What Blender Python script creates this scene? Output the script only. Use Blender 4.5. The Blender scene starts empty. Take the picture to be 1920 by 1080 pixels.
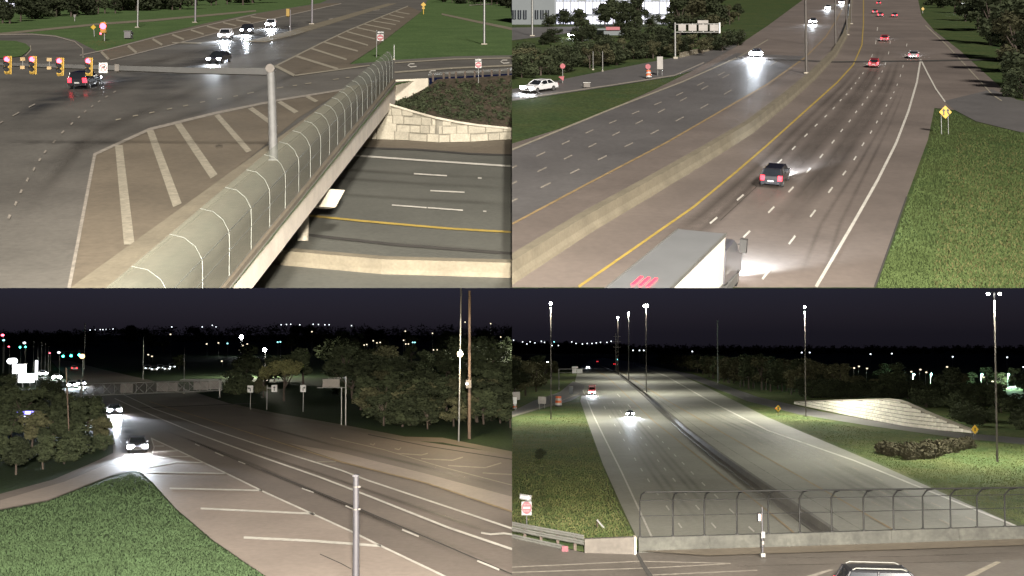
import bpy, bmesh, math, random
from mathutils import Vector, Matrix
from mathutils.geometry import tessellate_polygon
random.seed(7)
S = bpy.context.scene
COL = S.collection
R = math.radians

# ------------------------------------------------------------------ camera
F = 2000.0                                  # focal length in photo pixels (1920 wide)
PITCH = math.atan(85 / F)
CAM = Vector((0, 0, 30))
RIGHT = Vector((1, 0, 0))
FWD = Vector((0, math.cos(PITCH), math.sin(PITCH)))
UPV = Vector((0, -math.sin(PITCH), math.cos(PITCH)))
cd = bpy.data.cameras.new('camera')
cam = bpy.data.objects.new('camera', cd)
COL.objects.link(cam)
cam.location = CAM
cam.rotation_euler = (R(90) + PITCH, 0, 0)
cd.sensor_width = 36
cd.lens = 36 * F / 1920
cd.clip_start = .5
cd.clip_end = 40000
S.camera = cam
S.render.resolution_x, S.render.resolution_y = 1024, 576

# ------------------------------------------------------------------ sky, sun, exposure
SUN_EL, SUN_AZ = R(21), R(-14)              # from behind the camera, from the right
W = bpy.data.worlds.new('World')
S.world = W
W.use_nodes = True
wn = W.node_tree
wn.nodes.clear()
sky = wn.nodes.new('ShaderNodeTexSky')
sky.sky_type = 'NISHITA'
sky.sun_disc = False
sky.sun_elevation = SUN_EL
sky.sun_rotation = math.pi + SUN_AZ
tint = wn.nodes.new('ShaderNodeMix')
tint.data_type = 'RGBA'
tint.blend_type = 'MULTIPLY'
tint.inputs[0].default_value = 1
tint.inputs[7].default_value = (.46, .42, .90, 1)
bg = wn.nodes.new('ShaderNodeBackground')
bg.inputs[1].default_value = .0045
wo = wn.nodes.new('ShaderNodeOutputWorld')
wn.links.new(sky.outputs[0], tint.inputs[6])
wn.links.new(tint.outputs[2], bg.inputs[0])
wn.links.new(bg.outputs[0], wo.inputs[0])
sd = bpy.data.lights.new('sun', 'SUN')
sd.energy = 3.8
sd.angle = R(7)
sd.color = (1, .93, .84)
sun = bpy.data.objects.new('sun', sd)
COL.objects.link(sun)
to_sun = Vector((-math.sin(SUN_AZ) * math.cos(SUN_EL), -math.cos(SUN_AZ) * math.cos(SUN_EL), math.sin(SUN_EL)))
sun.rotation_euler = to_sun.to_track_quat('Z', 'Y').to_euler()
sun.location = (0, -40, 60)
S.view_settings.view_transform = 'Standard'
S.view_settings.look = 'None'
S.view_settings.gamma = 1
S.view_settings.exposure = .5
S.view_settings.use_curve_mapping = False

# ------------------------------------------------------------------ pixel -> place
def ray(px, py):
    return FWD * F + RIGHT * (px - 960) + UPV * (540 - py)

class Plane:
    def __init__(s, horizon, h):
        s.n = RIGHT.cross(ray(960, horizon)).normalized()
        s.o = CAM - s.n * h
        s.hz = horizon

    def at(s, px, py, lift=0.0):
        r = ray(px, py)
        t = (s.o - CAM).dot(s.n) / r.dot(s.n)
        return CAM + r * t + s.n * lift

TLD = Plane(-40, 13)      # upper left view: street level
TLF = Plane(-40, 19)      # upper left view: freeway under the bridge
TRP = Plane(-70, 18)      # upper right view: freeway
BLP = Plane(625, 12)      # lower left view: street
BRF = Plane(650, 18)      # lower right view: freeway
BRD = Plane(625, 12)      # lower right view: bridge deck

def mpp(p):               # metres per photo pixel at a point
    return (p - CAM).dot(FWD) / F

def lerp(a, b, t):
    return a + (b - a) * t

def along(pts, t):        # point at fraction t (by index length) of a pixel polyline
    d = [0]
    for a, b in zip(pts, pts[1:]):
        d.append(d[-1] + math.hypot(b[0] - a[0], b[1] - a[1]))
    x = t * d[-1]
    for i in range(len(pts) - 1):
        if x <= d[i + 1] or i == len(pts) - 2:
            k = (x - d[i]) / max(1e-6, d[i + 1] - d[i])
            return (lerp(pts[i][0], pts[i + 1][0], k), lerp(pts[i][1], pts[i + 1][1], k))

def y_at(pts, x):
    for a, b in zip(pts, pts[1:]):
        if a[0] <= x <= b[0]:
            return lerp(a[1], b[1], (x - a[0]) / max(1e-6, b[0] - a[0]))
    return pts[0][1] if x < pts[0][0] else pts[-1][1]

# ------------------------------------------------------------------ materials
def lin(r, g, b):
    f = lambda c: c / 12.92 if c <= .04045 else ((c + .055) / 1.055) ** 2.4
    return (f(r / 255), f(g / 255), f(b / 255), 1)

MATS = {}
def mat(name, col, rough=.6, metal=0.0, var=.25, scale=1.0, bump=0.0, spec=.5, emit=None, es=0.0, rnd=0.0,
        col2=None, grain=0.0, gscale=12.0, coat=0.0, alpha=None, stretch=None, fade=False):
    if name in MATS:
        return MATS[name]
    m = bpy.data.materials.new(name)
    m.use_nodes = True
    nt = m.node_tree
    N, Lk = nt.nodes, nt.links
    b = N['Principled BSDF']
    b.inputs['Roughness'].default_value = rough
    b.inputs['Metallic'].default_value = metal
    b.inputs['Specular IOR Level'].default_value = spec
    b.inputs['Coat Weight'].default_value = coat
    if len(col) == 3:
        col = (*col, 1)
    geo = N.new('ShaderNodeNewGeometry')
    vec = geo.outputs['Position']
    if stretch:
        mp = N.new('ShaderNodeMapping')
        mp.inputs['Rotation'].default_value = (0, 0, stretch[0])
        mp.inputs['Scale'].default_value = (stretch[1], stretch[2], 1)
        Lk.new(vec, mp.inputs[0])
        vec = mp.outputs[0]
    nz = N.new('ShaderNodeTexNoise')
    nz.inputs['Scale'].default_value = scale
    nz.inputs['Detail'].default_value = 6
    nz.inputs['Roughness'].default_value = .65
    Lk.new(vec, nz.inputs['Vector'])
    rp = N.new('ShaderNodeValToRGB')
    c2 = col2 or tuple(c * (1 - var) for c in col[:3])
    if len(c2) == 3:
        c2 = (*c2, 1)
    up = tuple(min(1, c * (1 + var * .6)) for c in col[:3])
    rp.color_ramp.elements[0].color = c2
    rp.color_ramp.elements[0].position = .32
    rp.color_ramp.elements[1].color = (*up, 1) if not col2 else col
    rp.color_ramp.elements[1].position = .68
    Lk.new(nz.outputs['Fac'], rp.inputs[0])
    out = rp.outputs[0]
    if grain:
        n2 = N.new('ShaderNodeTexNoise')
        n2.inputs['Scale'].default_value = gscale
        n2.inputs['Detail'].default_value = 3
        Lk.new(geo.outputs['Position'], n2.inputs['Vector'])
        mr = N.new('ShaderNodeMapRange')
        mr.inputs[1].default_value = .3
        mr.inputs[2].default_value = .7
        mr.inputs[3].default_value = 1 - grain
        mr.inputs[4].default_value = 1 + grain
        Lk.new(n2.outputs['Fac'], mr.inputs[0])
        mx = N.new('ShaderNodeVectorMath')
        mx.operation = 'SCALE'
        Lk.new(out, mx.inputs[0])
        Lk.new(mr.outputs[0], mx.inputs['Scale'])
        out = mx.outputs[0]
    if rnd:
        oi = N.new('ShaderNodeObjectInfo')
        mr = N.new('ShaderNodeMapRange')
        mr.inputs[3].default_value = 1 - rnd
        mr.inputs[4].default_value = 1 + rnd
        Lk.new(oi.outputs['Random'], mr.inputs[0])
        mx = N.new('ShaderNodeVectorMath')
        mx.operation = 'SCALE'
        Lk.new(out, mx.inputs[0])
        Lk.new(mr.outputs[0], mx.inputs['Scale'])
        out = mx.outputs[0]
    Lk.new(out, b.inputs['Base Color'])
    if bump:
        bp = N.new('ShaderNodeBump')
        bp.inputs['Strength'].default_value = bump
        bp.inputs['Distance'].default_value = .05
        n3 = N.new('ShaderNodeTexNoise')
        n3.inputs['Scale'].default_value = gscale
        n3.inputs['Detail'].default_value = 4
        Lk.new(geo.outputs['Position'], n3.inputs['Vector'])
        Lk.new(n3.outputs['Fac'], bp.inputs['Height'])
        Lk.new(bp.outputs[0], b.inputs['Normal'])
    if emit:
        b.inputs['Emission Color'].default_value = (*emit[:3], 1)
        b.inputs['Emission Strength'].default_value = es
    if alpha is not None:
        if isinstance(alpha, tuple):          # patchy: (noise scale, low, high, strength)
            na = N.new('ShaderNodeTexNoise')
            na.inputs['Scale'].default_value = alpha[0]
            na.inputs['Detail'].default_value = 5
            Lk.new(vec, na.inputs['Vector'])
            mr = N.new('ShaderNodeMapRange')
            mr.inputs[1].default_value = alpha[1]
            mr.inputs[2].default_value = alpha[2]
            mr.inputs[3].default_value = 0
            mr.inputs[4].default_value = alpha[3]
            Lk.new(na.outputs['Fac'], mr.inputs[0])
            af = mr.outputs[0]
            if fade:                          # feathered towards the edges of the strip
                uv = N.new('ShaderNodeUVMap')
                sp = N.new('ShaderNodeSeparateXYZ')
                Lk.new(uv.outputs[0], sp.inputs[0])
                for ax, kk in ((0, 6.0), (1, 1.6)):
                    pp = N.new('ShaderNodeMath')
                    pp.operation = 'PINGPONG'
                    pp.inputs[1].default_value = .5
                    Lk.new(sp.outputs[ax], pp.inputs[0])
                    ml = N.new('ShaderNodeMath')
                    ml.operation = 'MULTIPLY'
                    ml.use_clamp = True
                    ml.inputs[1].default_value = kk
                    Lk.new(pp.outputs[0], ml.inputs[0])
                    m2 = N.new('ShaderNodeMath')
                    m2.operation = 'MULTIPLY'
                    Lk.new(af, m2.inputs[0])
                    Lk.new(ml.outputs[0], m2.inputs[1])
                    af = m2.outputs[0]
            Lk.new(af, b.inputs['Alpha'])
        else:
            b.inputs['Alpha'].default_value = alpha
    MATS[name] = m
    return m

M = {}
M['asph_tl'] = mat('asphalt_street', (.104, .098, .086), .62, var=.34, scale=.07, grain=.12, gscale=3, bump=.25)
M['conc_gore'] = mat('gore_concrete', (.118, .098, .071), .7, var=.22, scale=.12, grain=.12, gscale=2.5, bump=.2)
M['asph_fw'] = mat('asphalt_freeway', (.092, .093, .080), .68, var=.15, scale=.15, grain=.1, gscale=3, bump=.2)
M['conc_tr'] = mat('freeway_concrete', (.145, .121, .106), .62, var=.26, scale=.07, grain=.08, gscale=2, bump=.2)
M['asph_tr'] = mat('ramp_asphalt', (.105, .10, .098), .55, var=.2, scale=.1, grain=.1, gscale=2, bump=.2)
M['asph_bl'] = mat('asphalt_arterial', (.138, .114, .097), .68, var=.18, scale=.1, grain=.1, gscale=2.5, bump=.2)
M['conc_bl'] = mat('shoulder_concrete', (.25, .208, .178), .6, var=.14, scale=.12, grain=.08, gscale=2.5, bump=.2)
M['conc_br'] = mat('lower_freeway_concrete', (.22, .218, .182), .68, var=.15, scale=.08, grain=.1, gscale=2, bump=.2)
M['deck_br'] = mat('deck_asphalt', (.105, .092, .078), .6, var=.25, scale=.2, grain=.12, gscale=4, bump=.25)
M['grass_tl'] = mat('grass_street', (.078, .122, .045), .9, col2=(.052, .088, .032), scale=.12, grain=.3, gscale=2.2, bump=.6, spec=.1)
M['grass_tr'] = mat('grass_verge', (.056, .070, .025), .9, col2=(.032, .056, .020), scale=.16, grain=.35, gscale=2.2, bump=.8, spec=.1)
M['grass_bl'] = mat('grass_lawn', (.030, .050, .022), .9, col2=(.026, .040, .020), scale=.18, grain=.3, gscale=3, bump=.8, spec=.1)
M['grass_br'] = mat('grass_bank', (.120, .128, .052), .9, col2=(.058, .100, .036), scale=.1, grain=.35, gscale=2, bump=.8, spec=.1)
M['blade'] = mat('grass_blades', (.052, .073, .026), .9, col2=(.036, .052, .017), scale=.5, spec=.1)
M['blade_br'] = mat('bank_blades', (.115, .13, .05), .9, col2=(.06, .09, .03), scale=.3, spec=.1)
M['dry_br'] = mat('dry_bank_blades', (.17, .155, .07), .9, col2=(.10, .098, .04), scale=.3, spec=.1)
M['blade_bl'] = mat('lawn_blades', (.036, .058, .026), .9, col2=(.026, .040, .018), scale=.5, spec=.1)
M['blade_dry'] = mat('dry_grass_blades', (.09, .083, .036), .9, col2=(.055, .054, .022), scale=.5, spec=.1)
M['soil'] = mat('bank_soil', (.060, .045, .033), .95, col2=(.030, .030, .020), scale=.5, grain=.4, gscale=3, bump=1, spec=.1)
M['conc'] = mat('pale_concrete', (.38, .345, .28), .8, var=.18, scale=.5, grain=.08, gscale=6, bump=.2, rnd=.07)
M['conc_b'] = mat('beige_concrete', (.155, .135, .096), .8, var=.2, scale=.4, grain=.1, gscale=5, bump=.2)
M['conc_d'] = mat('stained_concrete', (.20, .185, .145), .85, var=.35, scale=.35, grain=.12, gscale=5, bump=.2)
M['stone'] = mat('wall_panel_stone', (.31, .285, .225), .85, var=.16, scale=.8, grain=.12, gscale=5, bump=.5, rnd=.12)
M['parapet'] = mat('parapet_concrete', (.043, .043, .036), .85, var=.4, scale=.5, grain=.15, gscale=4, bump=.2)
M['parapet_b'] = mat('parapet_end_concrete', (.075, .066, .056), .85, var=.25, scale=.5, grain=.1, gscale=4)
M['joint_shadow'] = mat('dark_joint_and_shadow', (.035, .032, .028), .9, var=.3)  # for joints, and for the shadow painted beside the median barrier
M['panel_pale'] = mat('pale_wall_panel', (.80, .77, .68), .85, var=.12, scale=.8, rnd=.06)
M['white'] = mat('white_road_paint', (.50, .48, .43), .6, var=.22, scale=1.2, grain=.1, gscale=5)
M['worn'] = mat('worn_road_paint', (.27, .245, .19), .65, var=.25, scale=1.5, grain=.15, gscale=4)
M['faint'] = mat('faded_road_paint', (.26, .235, .20), .65, var=.3, scale=1.5, grain=.15, gscale=4)
M['yellow'] = mat('yellow_road_paint', (.36, .26, .06), .6, var=.25, scale=1.0)
M['yellow_f'] = mat('faded_yellow_paint', (.26, .185, .09), .65, var=.3, scale=1.0)
M['track'] = mat('tyre_track_stain', (.05, .042, .036), .5, var=.2, alpha=(.05, .15, .75, .42), fade=True)
M['track_h'] = mat('heavy_tyre_track', (.05, .042, .036), .5, var=.2, alpha=(.05, .1, .7, .6), fade=True)
M['wet'] = mat('wet_road_film', (.03, .035, .04), .22, var=.2, spec=.8, alpha=(.25, .25, .62, .7), fade=True)
M['oil'] = mat('road_stain', (.035, .03, .026), .6, var=.2, alpha=(.6, .3, .7, .9), fade=True)
M['guard_n'] = mat('weathered_guardrail', (.10, .10, .09), .6, .1, var=.2, scale=1)
M['pole_n'] = mat('near_pole_steel', (.042, .040, .045), .6, .1, var=.12, scale=2)
M['sign_nw'] = mat('darkened_sign_white', (.13, .13, .13), .6, var=.08)  # sign white darkened to offset the strong light of the added mast
M['sign_nr'] = mat('darkened_sign_red', (.085, .012, .02), .6, var=.12)  # sign red, darkened against the same added light
M['arm'] = mat('arm_steel', (.03, .03, .029), .7, 0, var=.15, scale=2)
M['galv'] = mat('galvanised_steel', (.20, .20, .19), .45, .55, var=.15, scale=2)
M['pole_l'] = mat('pale_pole_steel', (.15, .14, .15), .5, .25, var=.12, scale=2)
M['pole_d'] = mat('dark_pole_steel', (.10, .09, .08), .6, .3, var=.2, scale=2)
M['wood'] = mat('utility_pole_wood', (.10, .07, .052), .85, var=.3, scale=3, bump=.4)
M['link'] = mat('chain_link', (.14, .15, .12), .7, 0, var=.15, scale=.5, alpha=.45)
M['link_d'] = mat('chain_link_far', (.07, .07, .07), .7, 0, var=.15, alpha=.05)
M['fence'] = mat('fence_steel', (.13, .135, .12), .5, .4, var=.12)
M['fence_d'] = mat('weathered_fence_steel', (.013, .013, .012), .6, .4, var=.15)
M['sig'] = mat('signal_yellow', (.30, .19, .03), .5, var=.15)
M['black'] = mat('matt_black', (.015, .015, .015), .6, var=.2)
M['lens_off'] = mat('signal_lens_dark', (.02, .02, .02), .2, var=.2)
M['red_on'] = mat('signal_red_lit', (.3, .02, .02), .3, var=.1, emit=(1, .05, .09), es=9)
M['green_on'] = mat('signal_green_lit', (.02, .3, .2), .3, var=.1, emit=(.05, 1, .72), es=16)
M['signwhite'] = mat('sign_white', (.40, .40, .39), .5, var=.06)
M['signred'] = mat('sign_red', (.25, .02, .035), .5, var=.12)
M['signyellow'] = mat('sign_yellow', (.48, .30, .02), .5, var=.08)
M['signblack'] = mat('sign_black', (.02, .02, .02), .5, var=.1)
M['signback'] = mat('sign_back_aluminium', (.15, .14, .13), .5, .4, var=.15)
M['orange'] = mat('barrel_orange', (.62, .13, .04), .55, var=.1)
M['foil'] = mat('foliage', (.046, .056, .028), .85, col2=(.022, .028, .015), scale=.6, rnd=.35, spec=.15)
M['foil2'] = mat('foliage_olive', (.092, .09, .048), .85, col2=(.046, .048, .025), scale=.6, rnd=.3, spec=.15)
M['foil3'] = mat('foliage_pale', (.13, .13, .055), .85, col2=(.07, .07, .03), scale=.6, rnd=.2, spec=.15)
M['bark'] = mat('bark', (.06, .045, .035), .9, var=.3, scale=2)
M['reed'] = mat('reed_leaves', (.075, .068, .042), .9, col2=(.04, .038, .024), scale=.8, spec=.1)
M['glass'] = mat('car_glass', (.012, .014, .017), .08, var=.1, spec=.8)
M['tyre'] = mat('tyre_rubber', (.018, .018, .018), .85, var=.2)
M['rim'] = mat('rim_alloy', (.35, .35, .36), .35, .8, var=.1)
M['p_dull'] = mat('paint_dull_black', (.010, .010, .012), .5, var=.1)
M['p_white'] = mat('paint_white', (.62, .62, .64), .3, var=.05, coat=.6)
M['p_black'] = mat('paint_black', (.016, .016, .020), .25, var=.1, coat=.8)
M['p_grey'] = mat('paint_grey', (.10, .10, .115), .3, .3, var=.08, coat=.8)
M['p_silver'] = mat('paint_silver', (.42, .42, .43), .3, .5, var=.06, coat=.8)
M['p_red'] = mat('paint_red', (.30, .025, .03), .3, var=.08, coat=.8)
M['head'] = mat('headlamp_lit', (.8, .8, .85), .2, var=.02, emit=(.86, .9, 1), es=60)
M['head_s'] = mat('headlamp_glare', (.8, .8, .85), .2, var=.02, emit=(.92, .94, 1), es=140)
M['head_off'] = mat('headlamp_clear', (.5, .5, .52), .15, var=.05)
M['tail'] = mat('tail_lamp_lit', (.5, .02, .03), .25, var=.05, emit=(1, .03, .05), es=3.2)
M['tail_off'] = mat('tail_lamp', (.22, .01, .015), .25, var=.05)
M['trailer'] = mat('trailer_white', (.66, .62, .56), .45, var=.06, scale=.5)
M['trailer_roof'] = mat('trailer_roof', (.14, .145, .15), .45, .2, var=.1, scale=.4)
M['chassis'] = mat('truck_chassis', (.03, .03, .03), .7, var=.2)
M['bld'] = mat('building_panel', (.22, .24, .26), .7, var=.08, scale=.1)
M['bld_g'] = mat('building_grey', (.15, .17, .18), .7, var=.12, scale=.1)
M['winlit'] = mat('window_lit', (.5, .5, .55), .4, var=.05, emit=(.80, .80, 1), es=1.3)
M['windark'] = mat('window_dark', (.02, .025, .03), .1, var=.1)
M['lampw'] = mat('luminaire_white', (.8, .8, .8), .3, var=.02, emit=(.95, .97, 1), es=110)
M['lampwarm'] = mat('luminaire_warm', (.8, .7, .5), .3, var=.02, emit=(1, .66, .26), es=3)
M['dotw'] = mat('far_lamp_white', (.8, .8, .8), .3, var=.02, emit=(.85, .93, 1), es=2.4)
M['doty'] = mat('far_lamp_warm', (.8, .7, .5), .3, var=.02, emit=(1, .85, .6), es=1.3)
M['dotc'] = mat('far_lamp_cyan', (.3, .8, .8), .3, var=.02, emit=(.35, .95, 1), es=2)
M['dotr'] = mat('far_lamp_red', (.8, .1, .1), .3, var=.02, emit=(1, .1, .15), es=6)
M['blue_on'] = mat('sign_blue_lit', (.1, .1, .6), .3, var=.05, emit=(.22, .2, 1), es=5)
M['white_on'] = mat('sign_white_lit', (.8, .8, .8), .3, var=.02, emit=(.95, .97, 1), es=5)

# ------------------------------------------------------------------ object helpers
REG = []                  # (object, view) so that each view is trimmed to its own room
VIEW = 'TL'

def reg(o):
    COL.objects.link(o)
    REG.append((o, VIEW))
    return o

def tag(o, label=None, cat=None, group=None, kind=None):
    if label: o['label'] = label
    if cat: o['category'] = cat
    if group: o['group'] = group
    if kind: o['kind'] = kind
    return o

def thing(name, label, cat, loc, rz=0, group=None, basis=None):
    o = bpy.data.objects.new(name, None)
    reg(o)
    o.empty_display_size = .3
    if basis is not None:
        o.matrix_world = Matrix.Translation(loc) @ basis.to_4x4()
    else:
        o.location = loc
        o.rotation_euler = (0, 0, rz)
    tag(o, label, cat, group)
    return o

class MB:
    def __init__(s):
        s.v, s.f, s.sm = [], [], []

    def add(s, vs, fs, smooth=False):
        b = len(s.v)
        s.v += [tuple(v) for v in vs]
        s.f += [tuple(b + i for i in f) for f in fs]
        s.sm += [smooth] * len(fs)
        return s

    def box(s, x0, x1, y0, y1, z0, z1):
        v = [(x, y, z) for x in (x0, x1) for y in (y0, y1) for z in (z0, z1)]
        return s.add(v, [(0, 1, 3, 2), (4, 6, 7, 5), (0, 4, 5, 1), (2, 3, 7, 6), (0, 2, 6, 4), (1, 5, 7, 3)])

    def tube(s, pts, rad, n=8, cap=True):
        pts = [Vector(p) for p in pts]
        if not isinstance(rad, (list, tuple)):
            rad = [rad] * len(pts)
        vs = []
        for i, p in enumerate(pts):
            d = (pts[min(i + 1, len(pts) - 1)] - pts[max(i - 1, 0)]).normalized()
            a = d.cross(Vector((0, 0, 1)) if abs(d.z) < .9 else Vector((0, 1, 0))).normalized()
            c = d.cross(a).normalized()
            for k in range(n):
                t = 2 * math.pi * k / n
                vs.append(p + (a * math.cos(t) + c * math.sin(t)) * rad[i])
        fs = []
        for i in range(len(pts) - 1):
            for k in range(n):
                fs.append((i * n + k, i * n + (k + 1) % n, (i + 1) * n + (k + 1) % n, (i + 1) * n + k))
        s.add(vs, fs, True)
        if cap:
            L = len(pts) - 1
            s.add(vs[:n], [tuple(range(n))])
            s.add(vs[L * n:], [tuple(range(n))])
        return s

    def prism_y(s, prof, y0, y1):          # profile in x,z extruded along y
        n = len(prof)
        v = [(x, y0, z) for x, z in prof] + [(x, y1, z) for x, z in prof]
        f = [tuple(range(n)), tuple(range(2 * n - 1, n - 1, -1))]
        f += [(i, i + n, (i + 1) % n + n, (i + 1) % n) for i in range(n)]
        return s.add(v, f)

    def loft(s, rings, cap=True, closed=True, smooth=False):
        n = len(rings[0])
        vs = [p for r in rings for p in r]
        fs = []
        for i in range(len(rings) - 1):
            for k in range(n if closed else n - 1):
                fs.append((i * n + k, i * n + (k + 1) % n, (i + 1) * n + (k + 1) % n, (i + 1) * n + k))
        if cap:
            fs += [tuple(range(n)), tuple((len(rings) - 1) * n + k for k in reversed(range(n)))]
        return s.add(vs, fs, smooth)

    def mesh(s, name, m):
        me = bpy.data.meshes.new(name)
        me.from_pydata(s.v, [], s.f)
        bm = bmesh.new()
        bm.from_mesh(me)
        bmesh.ops.recalc_face_normals(bm, faces=bm.faces)
        bm.to_mesh(me)
        bm.free()
        me.polygons.foreach_set('use_smooth', s.sm)
        me.materials.append(M[m] if isinstance(m, str) else m)
        return me

    def build(s, name, m, parent=None, loc=None):
        o = bpy.data.objects.new(name, s.mesh(name, m))
        reg(o)
        if parent: o.parent = parent
        if loc is not None: o.location = loc
        return o

def world_obj(name, vs, fs, m, parent=None, smooth=None):
    """mesh from world points, origin at their middle"""
    c = sum((Vector(v) for v in vs), Vector()) / len(vs)
    b = MB()
    b.add([Vector(v) - c for v in vs], fs)
    if smooth: b.sm = [True] * len(fs)
    o = b.build(name, m)
    if parent:
        o.parent = parent
        o.location = c - parent.location
    else:
        o.location = c
    return o

def sheet(name, pts, plane, lift, m, parent=None, kind=None, label=None, cat=None):
    """flat piece of ground from a pixel outline, lying on a plane"""
    P = [plane.at(x, y, lift) for x, y in pts]
    tri = tessellate_polygon([[Vector((x, y, 0)) for x, y in pts]])
    o = world_obj(name, P, [tuple(t) for t in tri], m, parent)
    me = o.data
    for p in me.polygons:                  # all faces up
        if p.normal.dot(plane.n) < 0: p.flip()
    tag(o, label, cat, kind=kind)
    return o

def stripe(name, pts, w, plane, lift, m, parent):
    """painted line along a pixel polyline; w = pixel width (start, end)"""
    if not isinstance(w, (list, tuple)): w = (w, w)
    n = len(pts)
    a, b = [], []
    for i, (x, y) in enumerate(pts):
        x0, y0 = pts[max(0, i - 1)]
        x1, y1 = pts[min(n - 1, i + 1)]
        d = math.hypot(x1 - x0, y1 - y0) or 1
        nx, ny = -(y1 - y0) / d, (x1 - x0) / d
        h = lerp(w[0], w[1], i / (n - 1)) / 2
        a.append(plane.at(x + nx * h, y + ny * h, lift))
        b.append(plane.at(x - nx * h, y - ny * h, lift))
    vs = a + b
    fs = [(i, i + 1, n + i + 1, n + i) for i in range(n - 1)]
    o = world_obj(name, vs, fs, m, parent)
    uv = o.data.uv_layers.new(name='UVMap')
    for p in o.data.polygons:
        for li in p.loop_indices:
            vi = o.data.loops[li].vertex_index
            uv.data[li].uv = ((vi % n) / (n - 1), vi // n)
    for p in o.data.polygons:
        if p.normal.dot(plane.n) < 0: p.flip()
    return o

def dashes(pts, plane, lift, m, parent, k=.26, w0=None, name='lane_dash'):
    n = len(pts)
    for i, (x, y) in enumerate(pts):
        x0, y0 = pts[max(0, i - 1)]
        x1, y1 = pts[min(n - 1, i + 1)]
        den = (min(n - 1, i + 1) - max(0, i - 1))
        dx, dy = (x1 - x0) / den * k / 2, (y1 - y0) / den * k / 2
        v = y - plane.hz
        w = max(1.3, (w0 or 5) * v / 600)
        stripe(name, [(x - dx, y - dy), (x + dx, y + dy)], w, plane, lift, m, parent)

def dash_line(pts, n, plane, lift, m, parent, k=.3, w0=None, p=1.0):
    dashes([along(pts, (i / (n - 1)) ** p) for i in range(n)], plane, lift, m, parent, k, w0)

def sweep(prof, path, up=Vector((0, 0, 1))):
    """profile (side offset, height) swept along world points"""
    rings = []
    n = len(path)
    for i, p in enumerate(path):
        d = path[min(n - 1, i + 1)] - path[max(0, i - 1)]
        side = d.cross(up).normalized()
        rings.append([p + side * a + up * b for a, b in prof])
    return rings

def swept(name, prof, path, m, parent=None, up=Vector((0, 0, 1)), loc=None):
    c = loc if loc is not None else path[len(path) // 2].copy()
    b = MB()
    b.loft([[q - c for q in r] for r in sweep(prof, path, up)])
    o = b.build(name, m)
    if parent:
        o.parent = parent
        o.location = c - parent.location
    else:
        o.location = c
    return o

JERSEY = [(-.35, 0), (-.30, .1), (-.16, .38), (-.12, .95), (.12, .95), (.16, .38), (.30, .1), (.35, 0)]

class Stand:
    """a thing standing at a pixel; parts are drawn in photo pixels, front on, with real depth"""
    def __init__(s, name, label, cat, px, py, plane, group=None, rz=0, lift=0):
        s.p = plane.at(px, py, lift)
        s.k = mpp(s.p)
        s.bx, s.by = px, py
        s.o = thing(name, label, cat, s.p, rz, group)

    def x(s, px): return (px - s.bx) * s.k
    def z(s, py): return (s.by - py) * s.k

    def box(s, name, x0, x1, y0, y1, d0, d1, m, parent=None):
        return MB().box(s.x(x0), s.x(x1), d0, d1, s.z(y1), s.z(y0)).build(name, m, parent or s.o)

    def tube(s, name, pts, r, m, n=8, parent=None, y=0):
        r = [q * s.k for q in r] if isinstance(r, (list, tuple)) else r * s.k
        return MB().tube([(s.x(a), y, s.z(b)) for a, b in pts], r, n).build(name, m, parent or s.o)

    def poly(s, name, pts, d0, d1, m, parent=None):
        return MB().prism_y([(s.x(a), s.z(b)) for a, b in pts], d0, d1).build(name, m, parent or s.o)

    def disc(s, name, cx, cy, r, d0, d1, m, n=14, parent=None, sq=1.0):
        return s.poly(name, [(cx + r * math.cos(2 * math.pi * i / n + math.pi / n), cy + r * sq * math.sin(2 * math.pi * i / n + math.pi / n))
                             for i in range(n)], d0, d1, m, parent)

    def text(s, body, cx, cy, h, d, m, w=None, parent=None):
        """raised lettering facing the viewer"""
        cu = bpy.data.curves.new('lettering', 'FONT')
        cu.body = body
        cu.align_x = 'CENTER'
        cu.align_y = 'CENTER'
        cu.extrude = .004
        cu.resolution_u = 2
        t = bpy.data.objects.new('tmp', cu)
        COL.objects.link(t)
        me = bpy.data.meshes.new_from_object(t)
        bpy.data.objects.remove(t)
        xs = [v.co.x for v in me.vertices]
        ys = [v.co.y for v in me.vertices]
        sx = sy = h * s.k / (max(ys) - min(ys))
        if w: sx = w * s.k / (max(xs) - min(xs))
        mx, my = (max(xs) + min(xs)) / 2, (max(ys) + min(ys)) / 2
        for v in me.vertices:
            x, y, z = v.co
            v.co = ((x - mx) * sx, -z, (y - my) * sy)
        me.materials.clear()
        me.materials.append(M[m])
        o = bpy.data.objects.new('lettering', me)
        reg(o)
        o.parent = parent or s.o
        o.location = (s.x(cx), d, s.z(cy))
        return o

def copy_tree(o, parent=None):
    c = o.copy()
    reg(c)
    c.parent = parent
    if parent:
        c.matrix_parent_inverse = o.matrix_parent_inverse.copy()
    for ch in [x for x, _ in REG if x.parent == o]:
        copy_tree(ch, c)
    return c

def add_lamp(name, kind, loc, energy, col, parent=None, target=None, size=.5, spot=None, blend=.6):
    L = bpy.data.lights.new(name, kind)
    L.energy = energy
    L.color = col
    if kind == 'AREA':
        L.shape = 'DISK'
        L.size = size
    else:
        L.shadow_soft_size = size
    if kind == 'SPOT':
        L.spot_size = spot
        L.spot_blend = blend
    o = bpy.data.objects.new(name, L)
    COL.objects.link(o)
    if parent: o.parent = parent
    o.location = loc
    if target is not None:
        o.rotation_euler = (Vector(target) - Vector(loc)).to_track_quat('-Z', 'Y').to_euler()
    return o

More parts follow.
